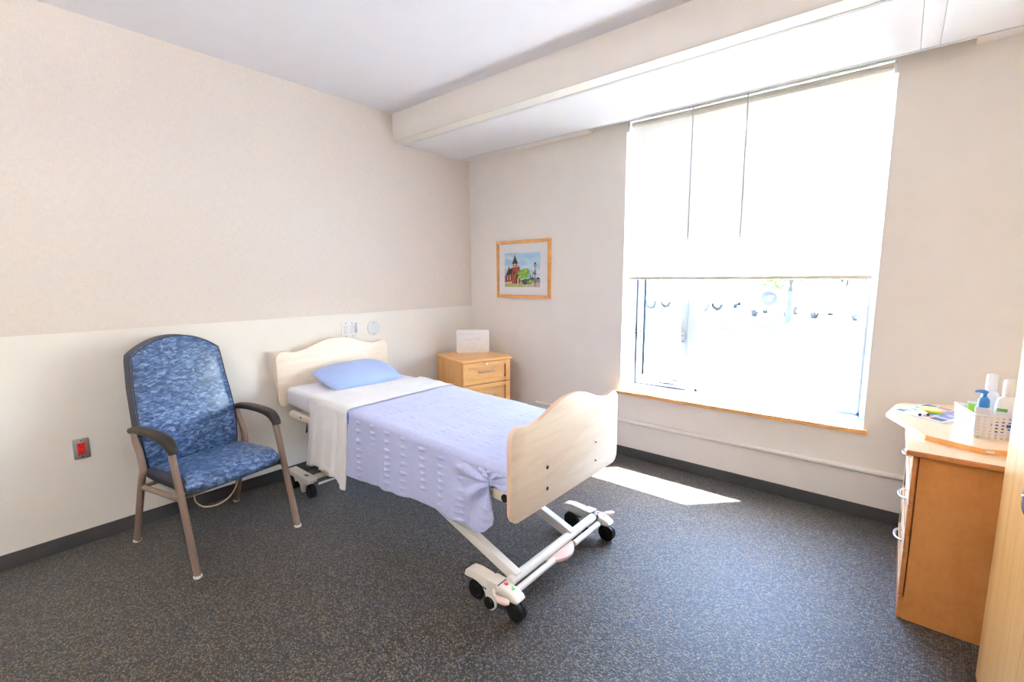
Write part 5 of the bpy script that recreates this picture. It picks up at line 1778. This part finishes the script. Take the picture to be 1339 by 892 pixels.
# off-roader seen from behind with a spare wheel on its tailgate
sv = vehicle('off_road_car', 'white off-roader seen from behind with a spare wheel on its back', 'car', (-1.16, 23.0, GZ - 0.02), 0.0, 1.62,
             [(-1.9, 0.42), (-1.92, 1.02), (1.0, 1.02), (1.85, 0.96), (1.9, 0.45)], [(-1.88, 1.0), (-1.80, 1.72), (0.30, 1.72), (0.85, 1.0)], (-1.25, 1.2), 0.35)
bm = B(); box(bm, -0.83, 0.83, -2.04, -1.88, 0.34, 0.54, 0.04)
link('rear_bumper', bm, 'bumper', sv)
for s in (-1, 1):
    bm = B(); box(bm, s * 0.70 - 0.07, s * 0.70 + 0.07, -1.945, -1.90, 0.68, 0.94, 0.02)
    link('tail_lamp', bm, 'tail', sv)
bm = B(); lathe(bm, [(0, -0.11), (0.30, -0.11), (0.345, -0.08), (0.345, 0.08), (0.30, 0.11), (0, 0.11)], 32, 0, Matrix.Translation((0.05, -2.02, 0.93)) @ Matrix.Rotation(pi / 2, 4, 'X'))
spw = link('spare_wheel', bm, 'tyre', sv)
bm = B()   # white running-creature squiggle printed on the wheel cover
tube(bm, [(-0.16, -2.132, 0.82), (-0.06, -2.132, 0.90), (0.02, -2.132, 0.88), (0.10, -2.132, 0.97), (0.20, -2.132, 1.04), (0.25, -2.132, 1.00)], [0.012, 0.03, 0.035, 0.03, 0.02, 0.010], 8, smooth=4, ry=0.004, up=(0, 1, 0))
tube(bm, [(-0.06, -2.132, 0.99), (0.0, -2.132, 0.93), (0.06, -2.132, 1.06)], 0.014, 8, smooth=4, ry=0.004, up=(0, 1, 0))
tube(bm, [(0.0, -2.132, 0.90), (0.06, -2.132, 0.80), (0.16, -2.132, 0.86)], 0.014, 8, smooth=4, ry=0.004, up=(0, 1, 0))
link('cover_print', bm, 'paper', spw)
# pickup parked side-on at the left
pk = vehicle('pickup_truck', 'white pickup truck parked side-on beyond the lawn, left of the off-roader', 'truck', (-6.4, 24.6, GZ - 0.02), radians(78), 1.85,
             [(-2.7, 0.50), (-2.72, 1.05), (2.0, 1.08), (2.65, 1.0), (2.7, 0.50)], [(-0.35, 1.05), (-0.25, 1.80), (1.05, 1.80), (1.75, 1.05)], (-1.7, 1.75), 0.38)
for s in (-1, 1):
    bm = B(); box(bm, s * 0.86 - 0.05, s * 0.86 + 0.05, -2.76, -2.66, 0.78, 1.03, 0.02)
    link('tail_lamp', bm, 'tail', pk)
bm = B(); box(bm, -0.9, 0.9, -2.86, -2.70, 0.46, 0.60, 0.03)
link('rear_bumper', bm, 'bumper', pk)
# second light truck between
vn = vehicle('cargo_van', 'white van parked behind the pickup, beside the off-roader', 'van', (-3.75, 29.6, GZ - 0.02), radians(10), 1.9,
             [(-2.3, 0.42), (-2.32, 1.15), (1.6, 1.15), (2.35, 1.0), (2.4, 0.45)], [(-2.28, 1.1), (-2.2, 2.05), (1.0, 2.05), (1.75, 1.1)], (-1.5, 1.5), 0.35)
# saloon facing the window at the right
sd = vehicle('saloon_car', 'white saloon car facing the window, right of the tree trunk', 'car', (1.60, 23.2, GZ - 0.02), radians(172), 1.80,
             [(-2.2, 0.34), (-2.25, 0.92), (0.9, 0.92), (2.05, 0.80), (2.22, 0.62), (2.24, 0.34)], [(-1.7, 0.9), (-1.0, 1.42), (0.35, 1.42), (1.15, 0.9)], (-1.35, 1.35), 0.33)
bm = B(); box(bm, -0.45, 0.45, 2.20, 2.28, 0.36, 0.50, 0.02)
link('grille', bm, 'bumper', sd)
for s in (-1, 1):
    bm = B(); box(bm, s * 0.62 - 0.17, s * 0.62 + 0.17, 2.10, 2.24, 0.58, 0.70, 0.03)
    link('headlamp', bm, 'headlamp', sd)
# trees
def leafmat(name, c):
    k = NT(name)
    d = k.n('ShaderNodeBsdfDiffuse'); t = k.n('ShaderNodeBsdfTranslucent')
    nz = k.n('ShaderNodeTexNoise'); nz.inputs['Scale'].default_value = 1.7
    k.l(k.coords(), nz.inputs['Vector'])
    col = k.ramp(nz.outputs['Fac'], [(0.3, scale_col(c, 0.75)), (0.7, scale_col(c, 1.25))])
    k.l(col, d.inputs[0]); k.l(col, t.inputs[0])
    m = k.n('ShaderNodeMixShader'); m.inputs[0].default_value = 0.35
    k.l(d.outputs[0], m.inputs[1]); k.l(t.outputs[0], m.inputs[2]); k.l(m.outputs[0], k.out.inputs['Surface'])
    return k.m
M['leaf'] = leafmat('green_leaves', (0.12, 0.22, 0.06, 1))
M['needle'] = leafmat('dark_needles', (0.03, 0.06, 0.03, 1))
M['bark'] = plain('grey_bark', (0.11, 0.10, 0.095, 1), 0.9, var=0.25, vs=14, bump=0.02, bs=18)
def tree(label, loc, h, trunk_h, rad, n, leaf, mat, cone=False, seed=1):
    rr = random.Random(seed)
    t = thing('tree', label, 'tree', loc, group='trees outside the window')
    bm = B()
    tube(bm, [(0, 0, -0.05), (0.02, 0.01, trunk_h * 0.5), (0.0, 0.03, trunk_h), (0.05, 0, h * 0.85)], [0.16, 0.11, 0.10, 0.03], 12, smooth=5)
    for i in range(7):
        a = i * 2.4; z = trunk_h + (h - trunk_h) * (0.05 + 0.1 * i) * 0.8
        L = rad * 0.7 * (1 - (0.1 * i if cone else 0.03 * i))
        tube(bm, [(0, 0, z), (cos(a) * L * .5, sin(a) * L * .5, z + 0.25 * L), (cos(a) * L, sin(a) * L, z + 0.35 * L)], [0.05, 0.035, 0.012], 8, smooth=3)
    link('trunk', bm, 'bark', t)
    bm = B()
    for i in range(n):
        if cone:
            q = rr.random() ** 0.6
            z = h - (h - trunk_h) * q
            R = rad * q * (0.55 + 0.45 * sqrt(rr.random())); a = rr.random() * 2 * pi
            c = Vector((R * cos(a), R * sin(a), z - 0.12 * R))
        else:
            d = Vector((rr.gauss(0, 1), rr.gauss(0, 1), rr.gauss(0, 1))).normalized()
            R = (0.45 + 0.55 * rr.random() ** 0.5)
            lump = 1 + 0.28 * noise.noise(d * 2.2 + Vector((seed, 0, 0)))
            c = Vector((d.x * rad * R * lump, d.y * rad * R * lump, (trunk_h + h) / 2 + d.z * (h - trunk_h) / 2 * R * lump))
        ax = Vector((rr.gauss(0, 1), rr.gauss(0, 1), rr.gauss(0, 1))).normalized()
        bx = ax.orthogonal().normalized()
        l = leaf * (0.6 + 0.8 * rr.random())
        vs_ = [bm.verts.new(c + ax * l), bm.verts.new(c + bx * l * 0.5), bm.verts.new(c - ax * l), bm.verts.new(c - bx * l * 0.5)]
        bm.faces.new(vs_)
    link('crown', bm, mat, t)
    return t
tree('young leafy tree on the lawn before the off-roader', (0.17, 18.2, GZ), 7.6, 1.75, 3.1, 9000, 0.11, 'leaf', seed=3)
tree('leafy tree on the lawn at the right, trunk behind the window edge', (6.6, 18.6, GZ), 7.2, 1.9, 2.9, 8000, 0.11, 'leaf', seed=21)
tree('tall dark evergreen behind the parked cars', (0.9, 34.0, GZ), 15.0, 2.2, 4.2, 6000, 0.26, 'needle', cone=True, seed=5)
tree('broad leafy tree far right beyond the cars', (8.6, 38.0, GZ), 12.0, 3.0, 5.0, 6000, 0.28, 'leaf', seed=8)
tree('broad leafy tree far left beyond the pickup', (-13.5, 36.0, GZ), 9.0, 2.5, 4.6, 5000, 0.26, 'leaf', seed=11)

# ------------------------------------------------------------------ light: sun and sky
sun_dir = Vector((0.95, 1.0, 2.6)).normalized()      # toward the sun
sd_l = bpy.data.lights.new('sun', 'SUN')
sd_l.energy = 72.0
sd_l.angle = radians(0.53)
sd_l.color = (1.0, 0.985, 0.96)
so = bpy.data.objects.new('sun', sd_l); COL.objects.link(so)
so.rotation_euler = sun_dir.to_track_quat('Z', 'Y').to_euler()
so.location = sun_dir * 30
w = bpy.data.worlds.new('sky'); scene.world = w; w.use_nodes = True
nt = w.node_tree; nt.nodes.clear()
sk = nt.nodes.new('ShaderNodeTexSky'); sk.sky_type = 'NISHITA'; sk.sun_disc = False
sk.sun_elevation = math.asin(sun_dir.z); sk.sun_rotation = atan2(sun_dir.x, sun_dir.y)
sk.air_density = 1.0; sk.dust_density = 1.5
bg = nt.nodes.new('ShaderNodeBackground'); bg.inputs['Strength'].default_value = 4.0
ow = nt.nodes.new('ShaderNodeOutputWorld')
nt.links.new(sk.outputs[0], bg.inputs[0]); nt.links.new(bg.outputs[0], ow.inputs[0])

# ------------------------------------------------------------------ camera
F_PX = 606.2912
yaw, pit, rol = radians(-39.8024), radians(7.6946), radians(-0.2876)
fwv = Vector((sin(yaw) * cos(pit), cos(yaw) * cos(pit), -sin(pit)))
r_ = Vector((cos(yaw), -sin(yaw), 0)); u_ = r_.cross(fwv)
r2 = r_ * cos(rol) + u_ * sin(rol); u2 = -r_ * sin(rol) + u_ * cos(rol)
cam = bpy.data.cameras.new('camera')
cam.sensor_width = 36.0; cam.sensor_fit = 'HORIZONTAL'
cam.lens = F_PX / 1339.0 * 36.0
cam.clip_start = 0.05; cam.clip_end = 300
co = bpy.data.objects.new('camera', cam); COL.objects.link(co)
co.matrix_world = Matrix(((r2.x, u2.x, -fwv.x, 3.597), (r2.y, u2.y, -fwv.y, -3.6285), (r2.z, u2.z, -fwv.z, 1.55), (0, 0, 0, 1)))
scene.camera = co
